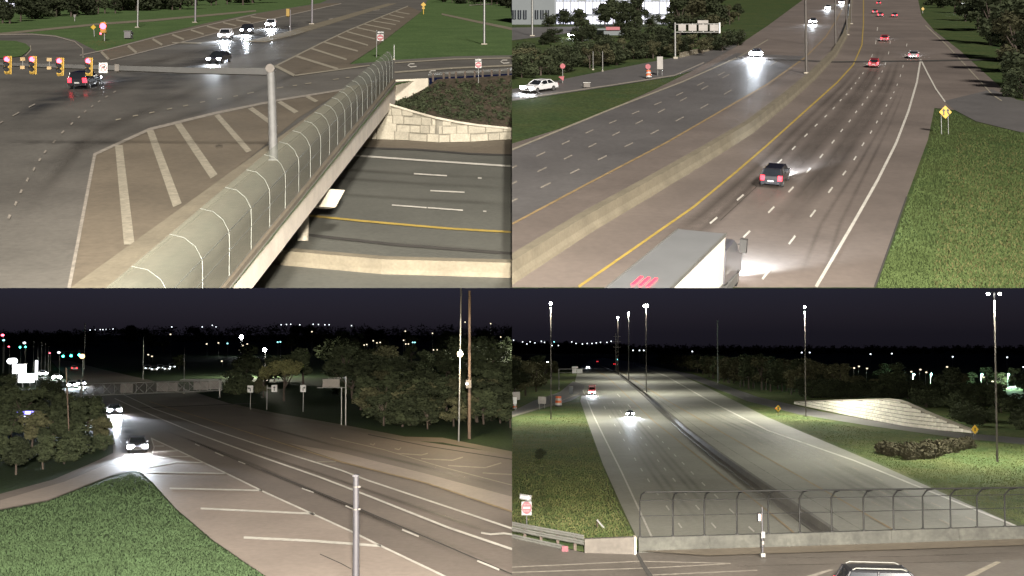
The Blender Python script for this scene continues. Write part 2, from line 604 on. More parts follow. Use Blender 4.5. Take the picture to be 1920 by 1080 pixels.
# ------------------------------------------------------------------ foliage
def leaf_mesh(name, blobs, count, leaf, m, seed, squash=1.0):
    rr = random.Random(seed)
    vs, fs = [], []
    wts = [b[3] ** 2 for b in blobs]
    for _ in range(count):
        bx, by, bz, br = rr.choices(blobs, wts)[0]
        u = Vector((rr.gauss(0, 1), rr.gauss(0, 1), rr.gauss(0, 1))).normalized()
        rad = br * (rr.random() ** .35) * rr.uniform(.85, 1.12)
        p = Vector((bx, by, bz)) + Vector((u.x, u.y, u.z * squash)) * rad
        a = Vector((rr.gauss(0, 1), rr.gauss(0, 1), rr.gauss(0, .6))).normalized()
        c = a.cross(u if rr.random() < .6 else Vector((rr.gauss(0, 1), rr.gauss(0, 1), rr.gauss(0, 1)))).normalized()
        l = leaf * rr.uniform(.6, 1.4)
        b = len(vs)
        vs += [p - a * l, p + c * l * .55, p + a * l, p - c * l * .55]
        fs.append((b, b + 1, b + 2, b + 3))
    me = bpy.data.meshes.new(name)
    me.from_pydata(vs, [], fs)
    me.materials.append(M[m])
    return me

def trunk_mesh(h, blobs, seed, r=.22):
    rr = random.Random(seed)
    b = MB()
    mid = Vector((rr.uniform(-.1, .1), rr.uniform(-.1, .1), h * .45))
    top = Vector((rr.uniform(-.2, .2), rr.uniform(-.2, .2), h * .8))
    b.tube([(0, 0, -.4), (0, 0, .15), mid, top], [r * 1.5, r * 1.1, r * .8, r * .3], 7)
    for x, y, z, br in blobs[:6]:
        s = Vector((0, 0, 0)).lerp(mid, rr.uniform(.7, 1.0))
        b.tube([s, s.lerp(Vector((x, y, z)), .55) + Vector((0, 0, -.1 * br)), Vector((x, y, z))], [r * .5, r * .35, r * .12], 5)
    return b

def tree_kind(kind, seed):
    """10 m tall unit tree: (trunk mesh, crown mesh)"""
    rr = random.Random(seed)
    blobs = []
    if kind == 'round':
        for i in range(13):
            a = rr.uniform(0, 6.28)
            q = rr.uniform(.4, 2.9)
            z = rr.uniform(3.0, 8.6)
            q *= 1.05 - abs(z - 5.5) / 6
            blobs.append((q * math.cos(a), q * math.sin(a), z, rr.uniform(1.0, 1.75)))
        lm, cnt, lf = 'foil', 2300, .34
    elif kind == 'olive':
        for i in range(14):
            a = rr.uniform(0, 6.28)
            q = rr.uniform(.3, 3.3)
            z = rr.uniform(2.4, 8.2)
            q *= 1.1 - abs(z - 4.8) / 6
            blobs.append((q * math.cos(a), q * math.sin(a), z, rr.uniform(1.0, 1.7)))
        lm, cnt, lf = 'foil2', 2300, .34
    elif kind == 'tall':
        for i in range(13):
            z = rr.uniform(1.5, 9.0)
            a = rr.uniform(0, 6.28)
            q = rr.uniform(.1, 1.5) * (1.15 - z / 10)
            blobs.append((q * math.cos(a), q * math.sin(a), z, rr.uniform(.7, 1.2) * (1.25 - z / 14)))
        lm, cnt, lf = 'foil', 1900, .3
    elif kind == 'flat':
        for i in range(15):
            a = rr.uniform(0, 6.28)
            q = rr.uniform(.6, 6.0)
            blobs.append((q * math.cos(a), q * math.sin(a), 8.3 - q * .28 + rr.uniform(-.9, .7), rr.uniform(1.0, 1.6)))
        lm, cnt, lf = 'foil3', 3600, .3
    else:                                  # shrub
        for i in range(12):
            a = rr.uniform(0, 6.28)
            q = rr.uniform(.4, 3.8)
            blobs.append((q * math.cos(a), q * math.sin(a), rr.uniform(1.4, 6.8), rr.uniform(1.6, 2.6)))
        lm, cnt, lf = 'foil', 1900, .42
    tm = trunk_mesh(8 if kind != 'shrub' else 5, blobs, seed).mesh('trunk', 'bark')
    return tm, leaf_mesh('crown', blobs, cnt, lf, lm, seed, .85)

TREES = {}
for kd, n in (('round', 4), ('olive', 3), ('tall', 3), ('flat', 1), ('shrub', 4)):
    TREES[kd] = [tree_kind(kd, 40 + 7 * i + len(kd)) for i in range(n)]

def tree(px, py, hpx, kind, plane, label, group=None, wide=1.0, name=None, cat=None, lift=0):
    tm, cm = random.choice(TREES[kind])
    p = plane.at(px, py, lift)
    s = hpx * mpp(p) / (10 if kind != 'shrub' else 8.6)
    t = thing(name or ('tree' if kind != 'shrub' else 'shrub'), label, cat or ('tree' if kind != 'shrub' else 'shrub'), p, random.uniform(0, 6.28), group)
    for nm, me in (('trunk', tm), ('crown', cm)):
        o = bpy.data.objects.new(nm, me)
        reg(o)
        o.parent = t
        o.scale = (s * wide, s * wide, s)
    return t

def tufts(name, pts, plane, n, size, m, label, lift=0):
    """short grass blades over a pixel outline"""
    tri = tessellate_polygon([[Vector((x, y, 0)) for x, y in pts]])
    P = [Vector((x, y)) for x, y in pts]
    ar = [abs((P[b] - P[a]).cross(P[c] - P[a])) for a, b, c in tri]
    vs, fs = [], []
    o0 = plane.at(*pts[0])
    for _ in range(n):
        a, b, c = random.choices(tri, ar)[0]
        u, v = random.random(), random.random()
        if u + v > 1: u, v = 1 - u, 1 - v
        q = P[a] + (P[b] - P[a]) * u + (P[c] - P[a]) * v
        p = plane.at(q.x, q.y, lift) - o0
        s = size * random.uniform(.5, 1.5)
        an = random.uniform(0, 6.28)
        dx = Vector((math.cos(an), math.sin(an), 0)) * s * .35
        tip = Vector((random.gauss(0, .3), random.gauss(0, .3), 1)) * s
        k = len(vs)
        vs += [p - dx, p + dx, p + tip]
        fs.append((k, k + 1, k + 2))
    b = MB()
    b.add(vs, fs)
    me = bpy.data.meshes.new(name)
    me.from_pydata(vs, [], fs)
    me.materials.append(M[m])
    o = bpy.data.objects.new(name, me)
    reg(o)
    o.location = o0
    tag(o, label, 'grass', kind='stuff')
    return o

# ------------------------------------------------------------------ vehicles
def heading(plane, a, b):
    """basis for a vehicle on a plane, nose pointing from pixel a to pixel b"""
    x = (plane.at(*b) - plane.at(*a)).normalized()
    z = plane.n
    y = z.cross(x).normalized()
    return Matrix((x, y, z)).transposed()

def car(label, px, py, plane, a, b, kind='sedan', paint='p_grey', head='head', tail='tail', scale=1.0, spot=0, lx=1.0, group=None, name='car', rails=False, hs=1.0, ts=1.0):
    t = thing(name, label, 'car', plane.at(px, py, .04), group=group, basis=heading(plane, a, b))
    if kind == 'sedan':
        L, Wd, H, belt = 2.38, .91, 1.45, .93
        prof = [(-L, .34), (-L, .70), (-2.22, .96), (-1.55, 1.0), (.95, .95), (2.05, .80), (2.30, .62), (L, .34)]
        g0, g1, gt0, gt1 = -1.75, 1.05, -1.05, .25
    else:
        L, Wd, H, belt = 2.40, .96, 1.76, 1.10
        prof = [(-L, .40), (-L, .85), (-2.34, 1.10), (-1.6, 1.14), (1.05, 1.12), (2.10, 1.02), (2.34, .80), (L, .40)]
        g0, g1, gt0, gt1 = -2.33, 1.15, -2.02, .45
    sc = Vector((scale * lx, scale, scale))
    V = lambda x, y, z: (x * sc.x, y * sc.y, z * sc.z)
    mz = (prof[0][1] + prof[3][1]) / 2
    rings = []
    for y, kx, kz in ((-Wd, .955, .78), (-Wd + .03, .985, .93), (-Wd + .12, 1, 1), (Wd - .12, 1, 1), (Wd - .03, .985, .93), (Wd, .955, .78)):
        rings.append([V(x * kx, y, mz + (z - mz) * kz) for x, z in prof])
    MB().loft(rings).build('body', paint, t)
    wb, wt = Wd - .06, Wd - .24
    zb, zt = belt, H - .05
    gl = MB()
    low = [(g0, -wb, zb), (g1, -wb, zb), (g1, wb, zb), (g0, wb, zb)]
    top = [(gt0, -wt, zt), (gt1, -wt, zt), (gt1, wt, zt), (gt0, wt, zt)]
    gl.loft([[V(*p) for p in low], [V(*p) for p in top]])
    gl.build('window_glass', 'glass', t)
    rf = MB()
    rf.loft([[V(x, y, z) for x, y, z in [(gt0 - .05, -wt - .03, zt - .02), (gt1 + .06, -wt - .03, zt - .02), (gt1 + .06, wt + .03, zt - .02), (gt0 - .05, wt + .03, zt - .02)]],
             [V(x, y, z) for x, y, z in [(gt0 + .08, -wt + .06, H), (gt1 - .1, -wt + .06, H), (gt1 - .1, wt - .06, H), (gt0 + .08, wt - .06, H)]]])
    rf.build('roof', paint, t)
    for i in range(4):
        MB().tube([V(low[i][0], low[i][1] * 1.005, low[i][2]), V(top[i][0], top[i][1] * 1.02, top[i][2])], .06 * scale, 5).build('pillar', paint, t)
    for sgn in (-1, 1):
        xm = (gt0 + gt1) / 2
        MB().tube([V(xm - .1, sgn * wb * 1.005, zb), V(xm - .05, sgn * wt * 1.02, zt)], .05 * scale, 5).build('pillar', paint, t)
        MB().box(*[q for pr in zip(V(g1 - .45, sgn * (Wd + .02) - .09, belt), V(g1 - .28, sgn * (Wd + .02) + .09, belt + .14)) for q in pr]).build('mirror', paint, t)
        for wx in (-1.42, 1.45):
            w = MB()
            c = Vector(V(wx, sgn * (Wd - .08), .33))
            w.tube([c + Vector((0, -.115 * sc.y, 0)), c + Vector((0, .115 * sc.y, 0))], .34 * scale, 14)
            wo_ = w.build('wheel', 'tyre', t)
            MB().tube([c + Vector((0, sgn * .10 * sc.y, 0)), c + Vector((0, sgn * .125 * sc.y, 0))], .21 * scale, 10).build('rim', 'rim', wo_)
        zl = .66 if kind == 'sedan' else .84
        b1 = MB()
        b1.box(*[q for pr in zip(V(L - .22, sgn * (Wd - .24) - .17 * hs, zl - .08 * hs), V(L + .015, sgn * (Wd - .24) + .17 * hs, zl + .09 * hs)) for q in pr])
        b1.build('headlight', head, t)
        b2 = MB()
        zt2 = .74 if kind == 'sedan' else .95
        hh = .11 if kind == 'sedan' else .17
        b2.box(*[q for pr in zip(V(-L - .02, sgn * (Wd - .19) - .16 * ts, zt2 - hh * ts), V(-L + .2, sgn * (Wd - .19) + .155, zt2 + hh * ts)) for q in pr])
        b2.build('tail_light', tail, t)
        if rails:
            MB().tube([V(gt0 + .1, sgn * (wt - .04), H + .02), V(gt0 + .25, sgn * (wt - .04), H + .09), V(gt1 - .3, sgn * (wt - .04), H + .08), V(gt1 - .1, sgn * (wt - .04), H + .01)], .035 * scale, 6).build('roof_rail', 'guard_n', t)
    MB().box(*[q for pr in zip(V(-L - .03, -.26, .62), V(-L + .02, .26, .76)) for q in pr]).build('licence_plate', 'signwhite', t)
    MB().box(*[q for pr in zip(V(L - .1, -.5, .45), V(L + .02, .5, .62)) for q in pr]).build('grille', 'black', t)
    if spot:
        add_lamp('headlight_beam', 'SPOT', V(L + .15, 0, .72), spot, (.82, .9, 1), t, V(L + 9, 0, -1.2), .35, R(60), .8)
    return t

# ==================================================================================================
#  UPPER LEFT VIEW : signal junction and bridge
# ==================================================================================================
VIEW = 'TL'
sheet('ground', [(-3000, 545), (-3000, -39), (960, -39), (960, 118), (802, 147), (742, 158), (430, 545)], TLD, 0, 'grass_tl', kind='structure')  # stretched far out of view to keep the sun off the lower views
street = sheet('road', [(-60, 545), (-60, 62), (0, 62), (50, 62), (100, 66), (140, 75), (165, 88), (183, 97), (290, 68), (380, 45), (480, 25), (600, 6), (660, -20), (812, -20), (790, 22),
                        (700, 92), (655, 121), (740, 113), (850, 106), (960, 104), (960, 138), (802, 147), (742, 156), (430, 545)], TLD, .04, 'asph_tl', kind='structure')
island = sheet('grass_island', [(-40, 77), (0, 77), (30, 78), (48, 83), (57, 91), (52, 98), (40, 107), (0, 111), (-40, 113)], TLD, .16, 'grass_tl', kind='structure')
sheet('gore_pavement', [(130, 545), (178, 292), (280, 245), (400, 215), (520, 190), (648, 169), (560, 222), (480, 288), (330, 405), (255, 462), (170, 530), (165, 545)], TLD, .08, 'conc_gore', street)
sheet('gore_pavement', [(513, 127), (600, 83), (650, 59), (720, 30), (765, 12), (790, 22), (700, 92), (655, 121), (693, 124), (555, 142)], TLD, .08, 'conc_gore', street)
sheet('gore_pavement', [(186, 98), (290, 69), (380, 46), (480, 26), (600, 7), (640, 6), (480, 42), (330, 82), (208, 114)], TLD, .08, 'conc_gore', street)
sheet('footpath', [(-40, 66), (0, 62), (190, 43), (290, 36), (480, 19), (480, 22), (290, 40), (190, 47), (0, 66), (-40, 70)], TLD, .06, 'conc_b', kind='structure')
sheet('footpath', [(828, 25), (890, 38), (960, 52), (960, 57), (890, 42), (828, 28)], TLD, .06, 'conc_b', kind='structure')
med = TLD
pth = [(480, 79), (540, 65), (590, 50), (640, 35), (690, 20), (735, 7)]
P_ = [TLD.at(*p) for p in pth]
md = swept('raised_median', [(-2.4, 0), (-2.35, .16), (2.35, .16), (2.4, 0)], P_, 'conc_b', up=TLD.n)
tag(md, kind='structure')
# markings
stripe('gutter_stain', [(190, 545), (330, 418), (480, 300), (560, 236), (640, 182)], (26, 8), TLD, .13, 'oil', street)
stripe('edge_line', [(130, 545), (178, 292), (280, 245), (400, 215), (520, 190), (648, 169)], (6.5, 3), TLD, .12, 'faint', street)
for q in ([(216, 275), (230, 275), (253, 463), (233, 463)], [(275, 247), (288, 246), (341, 385), (325, 392)], [(328, 236), (340, 233), (408, 330), (395, 338)],
          [(402, 219), (411, 216), (472, 285), (462, 289)], [(465, 206), (474, 203), (522, 238), (516, 243)], [(520, 194), (527, 191), (560, 211), (552, 215)], [(573, 184), (579, 181), (597, 191), (591, 194)]):
    sheet('hatch_bar', q, TLD, .12, 'worn', street)
for a, b, w in (((190, 98), (204, 113), 5), ((240, 87), (256, 100), 4.5), ((286, 74), (304, 85), 4), ((323, 66), (345, 75), 3.5), ((358, 57), (382, 65), 3), ((388, 50), (414, 57), 3), ((418, 43), (443, 49), 2.5), ((443, 38), (470, 43), 2.3), ((470, 32), (500, 36), 2)):
    stripe('hatch_bar', [a, b], w, TLD, .12, 'worn', street)
stripe('edge_line', [(150, 105), (205, 93), (290, 71), (480, 27)], (2.2, 1.5), TLD, .12, 'faint', street)
stripe('edge_line', [(206, 114), (330, 83), (480, 43), (640, 7)], (2, 1.5), TLD, .12, 'faint', street)
stripe('stop_line', [(323, 81), (378, 82)], 2, TLD, .12, 'worn', street)
for a, b, w in (((517, 125), (552, 143), 5), ((554, 106), (634, 131), 4), ((584, 92), (650, 113), 3.4), ((608, 80), (671, 97), 3), ((633, 69), (690, 86), 2.7), ((650, 60), (703, 74), 2.4), ((667, 52), (712, 62), 2.2),
                ((683, 46), (733, 56), 2), ((700, 40), (742, 47), 1.9), ((715, 34), (750, 41), 1.8), ((730, 28), (758, 34), 1.7), ((740, 22), (768, 27), 1.6)):
    stripe('hatch_bar', [a, b], w, TLD, .12, 'worn', street)
stripe('edge_line', [(513, 127), (600, 83), (650, 59), (720, 30), (765, 12)], (2.6, 1.5), TLD, .12, 'worn', street)
stripe('edge_line', [(553, 143), (620, 134), (693, 124)], 2.2, TLD, .12, 'worn', street)
stripe('edge_line', [(740, 137), (850, 129), (960, 124)], 3, TLD, .12, 'worn', street)
stripe('edge_line', [(740, 119), (850, 112), (960, 110)], 2.2, TLD, .12, 'worn', street)
stripe('edge_line', [(0, 66), (60, 65), (105, 69), (140, 79), (155, 92), (156, 110)], 2, TLD, .12, 'faint', street)
stripe('edge_line', [(57, 86), (58, 95), (48, 106)], 2, TLD, .12, 'worn', street)
for x, y in ((772, 124), (812, 137), (946, 117)):
    stripe('turn_arrow', [(x + 9, y + 2), (x - 2, y + 3), (x - 7, y), (x - 3, y - 3), (x + 5, y - 3)], 2.2, TLD, .12, 'white', street)
dashes([(652, 147), (630, 150), (578, 158), (553, 162), (525, 166), (470, 176), (442, 182), (412, 187), (380, 193), (348, 200), (318, 206), (285, 213), (254, 219), (222, 226)], TLD, .12, 'worn', street, .3, 5)
dashes([(215, 174), (200, 183), (186, 192), (173, 201), (160, 211), (148, 222), (135, 234), (118, 250), (102, 268), (85, 287), (75, 302), (64, 320), (52, 340), (40, 362), (30, 385), (18, 410)], TLD, .12, 'faint', street, .3, 6)
dashes([(60, 200), (30, 216), (0, 233)], TLD, .12, 'faint', street, .4, 5)
dashes([(900, 9), (700, 20), (660, 27), (620, 36)], TLD, .12, 'faint', street, .2, 5)
for pts, w in (([(560, 100), (380, 165), (200, 240), (60, 330)], (14, 40)), ([(620, 40), (480, 95), (330, 130), (120, 200)], (6, 30)), ([(600, 120), (430, 195), (150, 280), (30, 420)], (10, 40)), ([(560, 45), (430, 85), (300, 115), (150, 150)], (5, 20))):
    stripe('tyre_stain', pts, w, TLD, .10, 'track', street)
stripe('wet_patch', [(250, 190), (340, 140), (430, 95), (500, 68), (570, 45)], (60, 26), TLD, .11, 'wet', street)
stripe('wet_patch', [(20, 230), (100, 190), (200, 160), (320, 125)], (40, 30), TLD, .113, 'wet', street)
stripe('road_stain', [(403, 279), (411, 276), (419, 277)], 9, TLD, .125, 'oil', street)
# freeway in the cutting
fw = sheet('freeway', [(380, 545), (600, 300), (690, 256), (800, 260), (960, 258), (960, 545)], TLF, 0, 'asph_fw', kind='structure')
sheet('shoulder', [(640, 272), (690, 256), (960, 256), (960, 291), (880, 289), (780, 281), (690, 278)], TLF, .05, 'conc_gore', fw)
stripe('edge_line', [(640, 291), (780, 301), (960, 313)], 3.2, TLF, .08, 'white', fw)
for a, b in (((776, 327), (838, 331)), ((807, 359), (871, 362)), ((735, 386), (800, 391)), ((802, 391), (868, 396)), ((896, 335), (903, 335.5)), ((906, 397.5), (912, 398))):
    stripe('lane_dash', [a, b], 2.4, TLF, .08, 'white', fw)
stripe('edge_line', [(560, 404), (680, 416), (840, 430), (960, 437)], 3.6, TLF, .08, 'yellow', fw)
for y0, y1 in ((345, 350), (375, 380), (328, 332), (460, 470)):
    stripe('tyre_stain', [(600, y0 - 12), (780, y0), (960, y1 + 4)], 9, TLF, .06, 'track', fw)
stripe('joint_and_shadow_line', [(560, 440), (740, 460), (960, 477)], 5, TLF, .07, 'joint_shadow', fw)  # median barrier's shadow painted as a dark line on the road
stripe('joint_and_shadow_line', [(680, 278), (780, 281), (880, 289), (960, 292)], 3, TLF, .07, 'joint_shadow', fw)
# median barrier of the freeway
path = [TLF.at(x, y) for x, y in ((420, 478), (540, 494), (720, 510), (960, 517), (1000, 518))]
mb = swept('median_barrier', [(-.55, 0), (-.45, .3), (-.42, 1.0), (.42, 1.0), (.45, .3), (.55, 0)], path, 'conc_b', up=TLF.n)
tag(mb, 'long beige concrete median barrier on the freeway below the bridge, upper left view', 'barrier')
# bank with retaining wall
Cb = [(672, 262), (700, 262), (740, 263), (780, 265), (820, 268), (880, 267), (960, 262), (1000, 260)]
Bt = [(672, 180), (740, 200), (780, 212), (820, 223), (860, 231), (900, 237), (960, 243), (1000, 246)]
At = [(660, 160), (742, 158), (802, 149), (860, 147), (900, 145), (960, 141), (1000, 140)]
xs = [672, 690, 710, 730, 745, 760, 780, 800, 820, 840, 860, 880, 900, 920, 940, 960, 990]
low, topw, crest = [], [], []
for x in xs:
    p = TLF.at(x, y_at(Cb, x))
    k = mpp(p)
    low.append(p)
    topw.append(p + Vector((0, 0, 1)) * (y_at(Cb, x) - y_at(Bt, x)) * k)
    if 736 < x < 806:
        tw = (x - 741) / 62
        wp = TLD.at(741, 153, .02).lerp(TLD.at(803, 150, .02), tw)
        crest.append(wp + Vector((0, -.35, -lerp(44, 14, tw) * mpp(wp))))
    elif x <= 736:
        crest.append(topw[-1] + Vector((0, 2.5, .1)))
    else:
        crest.append(TLD.at(x, y_at(At, x), .02))
rw = thing('retaining_wall', 'pale stone-panel retaining wall beside the freeway under the bridge end, upper left view', 'wall', low[8])
c0 = low[8]
def rel(p): return p - c0
b = MB()
back = Vector((.1, 1.2, 0))
b.loft([[rel(low[i]), rel(topw[i]), rel(topw[i] + back), rel(low[i] + back)] for i in range(len(xs))])
b.build('wall_core', 'conc_d', rw)
b = MB()
b.loft([[rel(topw[i] + Vector((-.1, -.28, -.02))), rel(topw[i] + Vector((-.1, -.28, .22))), rel(topw[i] + back * .7 + Vector((0, 0, .22))), rel(topw[i] + back * .7)] for i in range(len(xs))])
b.build('coping', 'conc', rw)
cum = [0]
for i in range(len(xs) - 1): cum.append(cum[-1] + (low[i + 1] - low[i]).length)
def wpt(u, z):
    for i in range(len(cum) - 1):
        if u <= cum[i + 1] or i == len(cum) - 2:
            t = (u - cum[i]) / (cum[i + 1] - cum[i])
            return low[i].lerp(low[i + 1], t), (topw[i] - low[i]).length * (1 - t) + (topw[i + 1] - low[i + 1]).length * t
rr = random.Random(5)
z, course = .05, 0
while z < 6:
    hgt = rr.uniform(.75, 1.15)
    u = rr.uniform(0, 1.0) if course % 2 else .02
    while u < cum[-1] - .2:
        wd = rr.uniform(1.3, 2.6)
        u1 = min(u + wd, cum[-1])
        p0, h0 = wpt(u + .035, 0)
        p1, h1 = wpt(u1 - .035, 0)
        j = rr.uniform(-.14, .14)
        t0, t1 = min(z + hgt - .06 + j, h0 - .02), min(z + hgt - .06 + j, h1 - .02)
        if t0 > z + .15 and t1 > z + .15:
            d = Vector((0, -rr.uniform(.10, .17), 0))
            q = [p0 + Vector((0, 0, z)), p1 + Vector((0, 0, z)), p1 + Vector((0, 0, t1)), p0 + Vector((0, 0, t0))]
            mid = sum(q, Vector()) / 4
            fr = [mid + (x - mid) * .96 + d for x in q]
            bb = MB()
            bb.add([rel(x) for x in q + fr], [(4, 5, 6, 7), (0, 1, 5, 4), (1, 2, 6, 5), (2, 3, 7, 6), (3, 0, 4, 7)])
            bb.build('stone_panel', 'stone', rw)
        u = u1
    z += hgt
    course += 1
# planted bank above the wall
vs, fs = [], []
n = len(xs)
for j in range(7):
    for i in range(n):
        p = (topw[i] + Vector((0, .8, .05))).lerp(crest[i], j / 6)
        if 0 < j < 6: p = p + Vector((0, 0, random.uniform(-.15, .2)))
        vs.append(p)
for j in range(6):
    for i in range(n - 1):
        fs.append((j * n + i, j * n + i + 1, (j + 1) * n + i + 1, (j + 1) * n + i))
bank = world_obj('embankment', vs, fs, 'soil', smooth=True)
tag(bank, kind='structure')
bl = []
for _ in range(420):
    i = random.randrange(4, n - 1)
    p = (topw[i] + Vector((0, .8, .05))).lerp(crest[i], random.uniform(.05, .95)).lerp((topw[i + 1] + Vector((0, .8, .05))).lerp(crest[i + 1], random.uniform(.05, .95)), random.random()) - c0
    bl.append((p.x, p.y, p.z + .1, random.uniform(.25, .6)))
gc = bpy.data.objects.new('ground_cover', leaf_mesh('ground_cover', bl, 9000, .17, 'foil', 11))
reg(gc)
gc.location = c0
tag(gc, 'dark leafy ground cover on the brown bank above the stone wall, upper left view', 'plants', kind='stuff')
# bridge
def edge(t): return (lerp(430, 743, t), lerp(540, 152, t))
br = thing('bridge', 'road bridge with pale concrete side beam and chain-link fence crossing the freeway, upper left view', 'bridge', TLD.at(*edge(.3)))
b0 = br.location.copy()
ts = [-.12 + 1.12 * i / 10 for i in range(11)]
top = [TLD.at(*edge(t), .1) for t in ts]
bot = []
for t, p in zip(ts, top):
    x, y = edge(t)
    bot.append(p + Vector((0, 0, -1)) * lerp(62, 40, max(0, t)) * mpp(p))
inn = Vector((-.5, .25, 0))
b = MB()
b.loft([[p - b0, q - b0, q + inn - b0, p + inn - b0] for p, q in zip(top, bot)])
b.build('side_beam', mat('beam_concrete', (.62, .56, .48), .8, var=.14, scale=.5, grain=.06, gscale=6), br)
b = MB()                                        # deck slab
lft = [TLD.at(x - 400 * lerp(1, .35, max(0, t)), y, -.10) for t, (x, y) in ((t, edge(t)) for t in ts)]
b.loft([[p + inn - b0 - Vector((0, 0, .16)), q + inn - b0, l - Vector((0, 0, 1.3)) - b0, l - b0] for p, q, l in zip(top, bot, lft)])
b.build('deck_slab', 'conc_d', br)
sw = [(lerp(100, 648, i / 10), lerp(590, 171, i / 10)) for i in range(11)]
def swl(t): return (lerp(88, 655, t), lerp(590, 168, t))
b = MB()                                        # raised walk between kerb and fence
kL = [TLD.at(*swl(i / 12), .05) for i in range(13)]
kR = [TLD.at(lerp(390, 743, i / 12), lerp(590, 152, i / 12), .05) for i in range(13)]
b.loft([[a - b0, a + TLD.n * .22 - b0, c + TLD.n * .22 - b0, c - b0] for a, c in zip(kL, kR)])
b.build('walkway', 'conc_gore', br)
b = MB()
b.loft([[a - b0 + TLD.n * .225, a + TLD.n * .34 - b0, a.lerp(c, .24) + TLD.n * .34 - b0, a.lerp(c, .24) + TLD.n * .225 - b0] for a, c in zip(kL, kR)])
b.build('kerb', 'conc_b', br)
# pier
pp = TLF.at(568, 452)
k = mpp(pp)
MB().tube([pp - b0, pp + Vector((0, 0, 70 * k)) - b0], 10.5 * k, 20).build('pier_column', 'conc', br)
pc = pp + Vector((.9 + 20 * k, -.2, 62 * k))
b = MB()
xr = Vector((1, .55, 0)).normalized()
yr = Vector((-.55, 1, 0)).normalized()
corner = []
for zz, e in ((0, .6), (34 * k, 1.35)):
    for a, c in ((-3, -.55), (e, -.55), (e, .55), (-3, .55)):
        corner.append(pc + xr * a + yr * c + Vector((0, 0, zz)) - b0)
b.loft([corner[:4], corner[4:]])
b.build('pier_cap', 'conc', br)
# wing wall
w0 = [(741, 152), (802, 149)]
p0, p1 = TLD.at(741, 153, .02), TLD.at(803, 150, .02)
h0, h1 = 46 * mpp(p0), 18 * mpp(p1)
b = MB()
th = Vector((.05, .6, 0))
b.loft([[p0 + Vector((0, -.3, .15)) - b0, p0 + Vector((0, -.3, -h0)) - b0, p0 + th - Vector((0, 0, h0)) - b0, p0 + th + Vector((0, 0, .15)) - b0],
        [p1 + Vector((0, -.3, .15)) - b0, p1 + Vector((0, -.3, -h1)) - b0, p1 + th - Vector((0, 0, h1)) - b0, p1 + th + Vector((0, 0, .15)) - b0]])
b.build('wing_wall', 'conc', br)
# fence on the bridge
fe = thing('chain_link_fence', 'grey chain-link fence with curved posts along the bridge edge, upper left view', 'fence', b0)
def fbase(y): return (lerp(423, 738, (540 - y) / 390), y)
def ftip(y): return (lerp(366, 727, (540 - y) / 390), lerp(410, 99, (540 - y) / 390))
ivs = [.001236 + .000172 * i for i in range(26)]
prev = None
cols = []
for i, iv in enumerate(ivs):
    y = 1 / iv - 40
    if y < 152: break
    x, _ = fbase(y)
    bp = TLD.at(x, y, .3)
    k = mpp(bp)
    tx, ty = ftip(y)
    Hh = (y - ty) * k
    dx = (tx - x) * k
    pts = []
    for q in range(9):
        s_ = q / 8
        zz = min(1, s_ * 1.25)
        an = max(0, (s_ - .56) / .44)
        pts.append(bp + Vector((dx * (1 - math.cos(an * math.pi / 2)), -.9 * (1 - math.cos(an * math.pi / 2)) * 0, Hh * (s_ if s_ < .56 else .56 + .44 * math.sin(an * math.pi / 2)))))
    cols.append(pts)
    MB().tube([p - b0 for p in pts], 1.0 * lerp(k, .024, .5), 6).build('fence_post', 'fence', fe)
cols.append([TLD.at(738, 150, .3) + (p - cols[-1][0]) for p in cols[-1]])
b = MB()
b.loft([[p - b0 for p in c] for c in cols], cap=False, closed=False, smooth=True)
b.build('chain_link_mesh', 'link', fe)
for q in (0, 3, 5):
    MB().tube([c[q] - b0 for c in cols], .02, 5).build('fence_rail', 'fence', fe)
# ramp guardrail
gr = thing('guardrail', 'pale steel guardrail with dark posts along the curved ramp, upper left view', 'guardrail', TLD.at(880, 147))
g0 = gr.location.copy()
gp = [(803, 148), (830, 145), (860, 143), (900, 141), (960, 137), (990, 135)]
gpath = [TLD.at(x, y, .55) for x, y in gp]
o = swept('rail_beam', [(-.05, -.16), (-.11, -.08), (-.05, 0), (-.11, .08), (-.05, .16), (0, .16), (0, -.16)], gpath, 'galv', gr, up=TLD.n)
for x in (812, 832, 843, 855, 872, 890, 905, 922, 937, 953):
    p = TLD.at(x, y_at(gp, x) + 2.5, 0) - g0
    MB().box(p.x - .13, p.x + .13, p.y - .12, p.y + .12, p.z - .3, p.z + .8).build('rail_post', 'bark', gr)
# signal mast
st = Stand('signal_mast', 'tall grey steel pole with long signal arm beside the hatched gore, upper left view', 'signal pole', 513, 306, TLD)
st.tube('pole', [(513, 306), (510, 220), (506, 130)], (8.5, 8, 7.4), mat('mast_steel', (.10, .10, .098), .65, .1, var=.15, scale=2), 16)
st.box('base_plate', 502, 524, 301, 307, -.45, .45, 'galv')
st.disc('pole_cap', 506, 128, 8.5, -.3, .3, 'pole_d')
b = MB()
rings = []
for x, y, h in ((505, 133.5, 6), (350, 131, 5.2), (218, 126.5, 4.4), (60, 121, 3.0), (-40, 117.5, 2.4)):
    rings.append([(st.x(x), d, st.z(y + e)) for d, e in ((-.15, -h), (.15, -h), (.15, h), (-.15, h))])
b.loft(rings)
b.build('mast_arm', 'arm', st.o)
st.box('arm_flange', 214, 222, 120, 133, -.2, .2, 'pole_d')
st.tube('arm_bracket', [(505, 128), (470, 127)], 1.5, 'galv', 6)
names = {167: 'lit red signal head nearest the no-right-turn sign on the arm, upper left view', 113: 'lit red signal head, second from the no-right-turn sign, upper left view',
         62: 'lit red signal head, third from the no-right-turn sign, upper left view', 15: 'lit red signal head at the far left end of the arm, upper left view'}
base = st
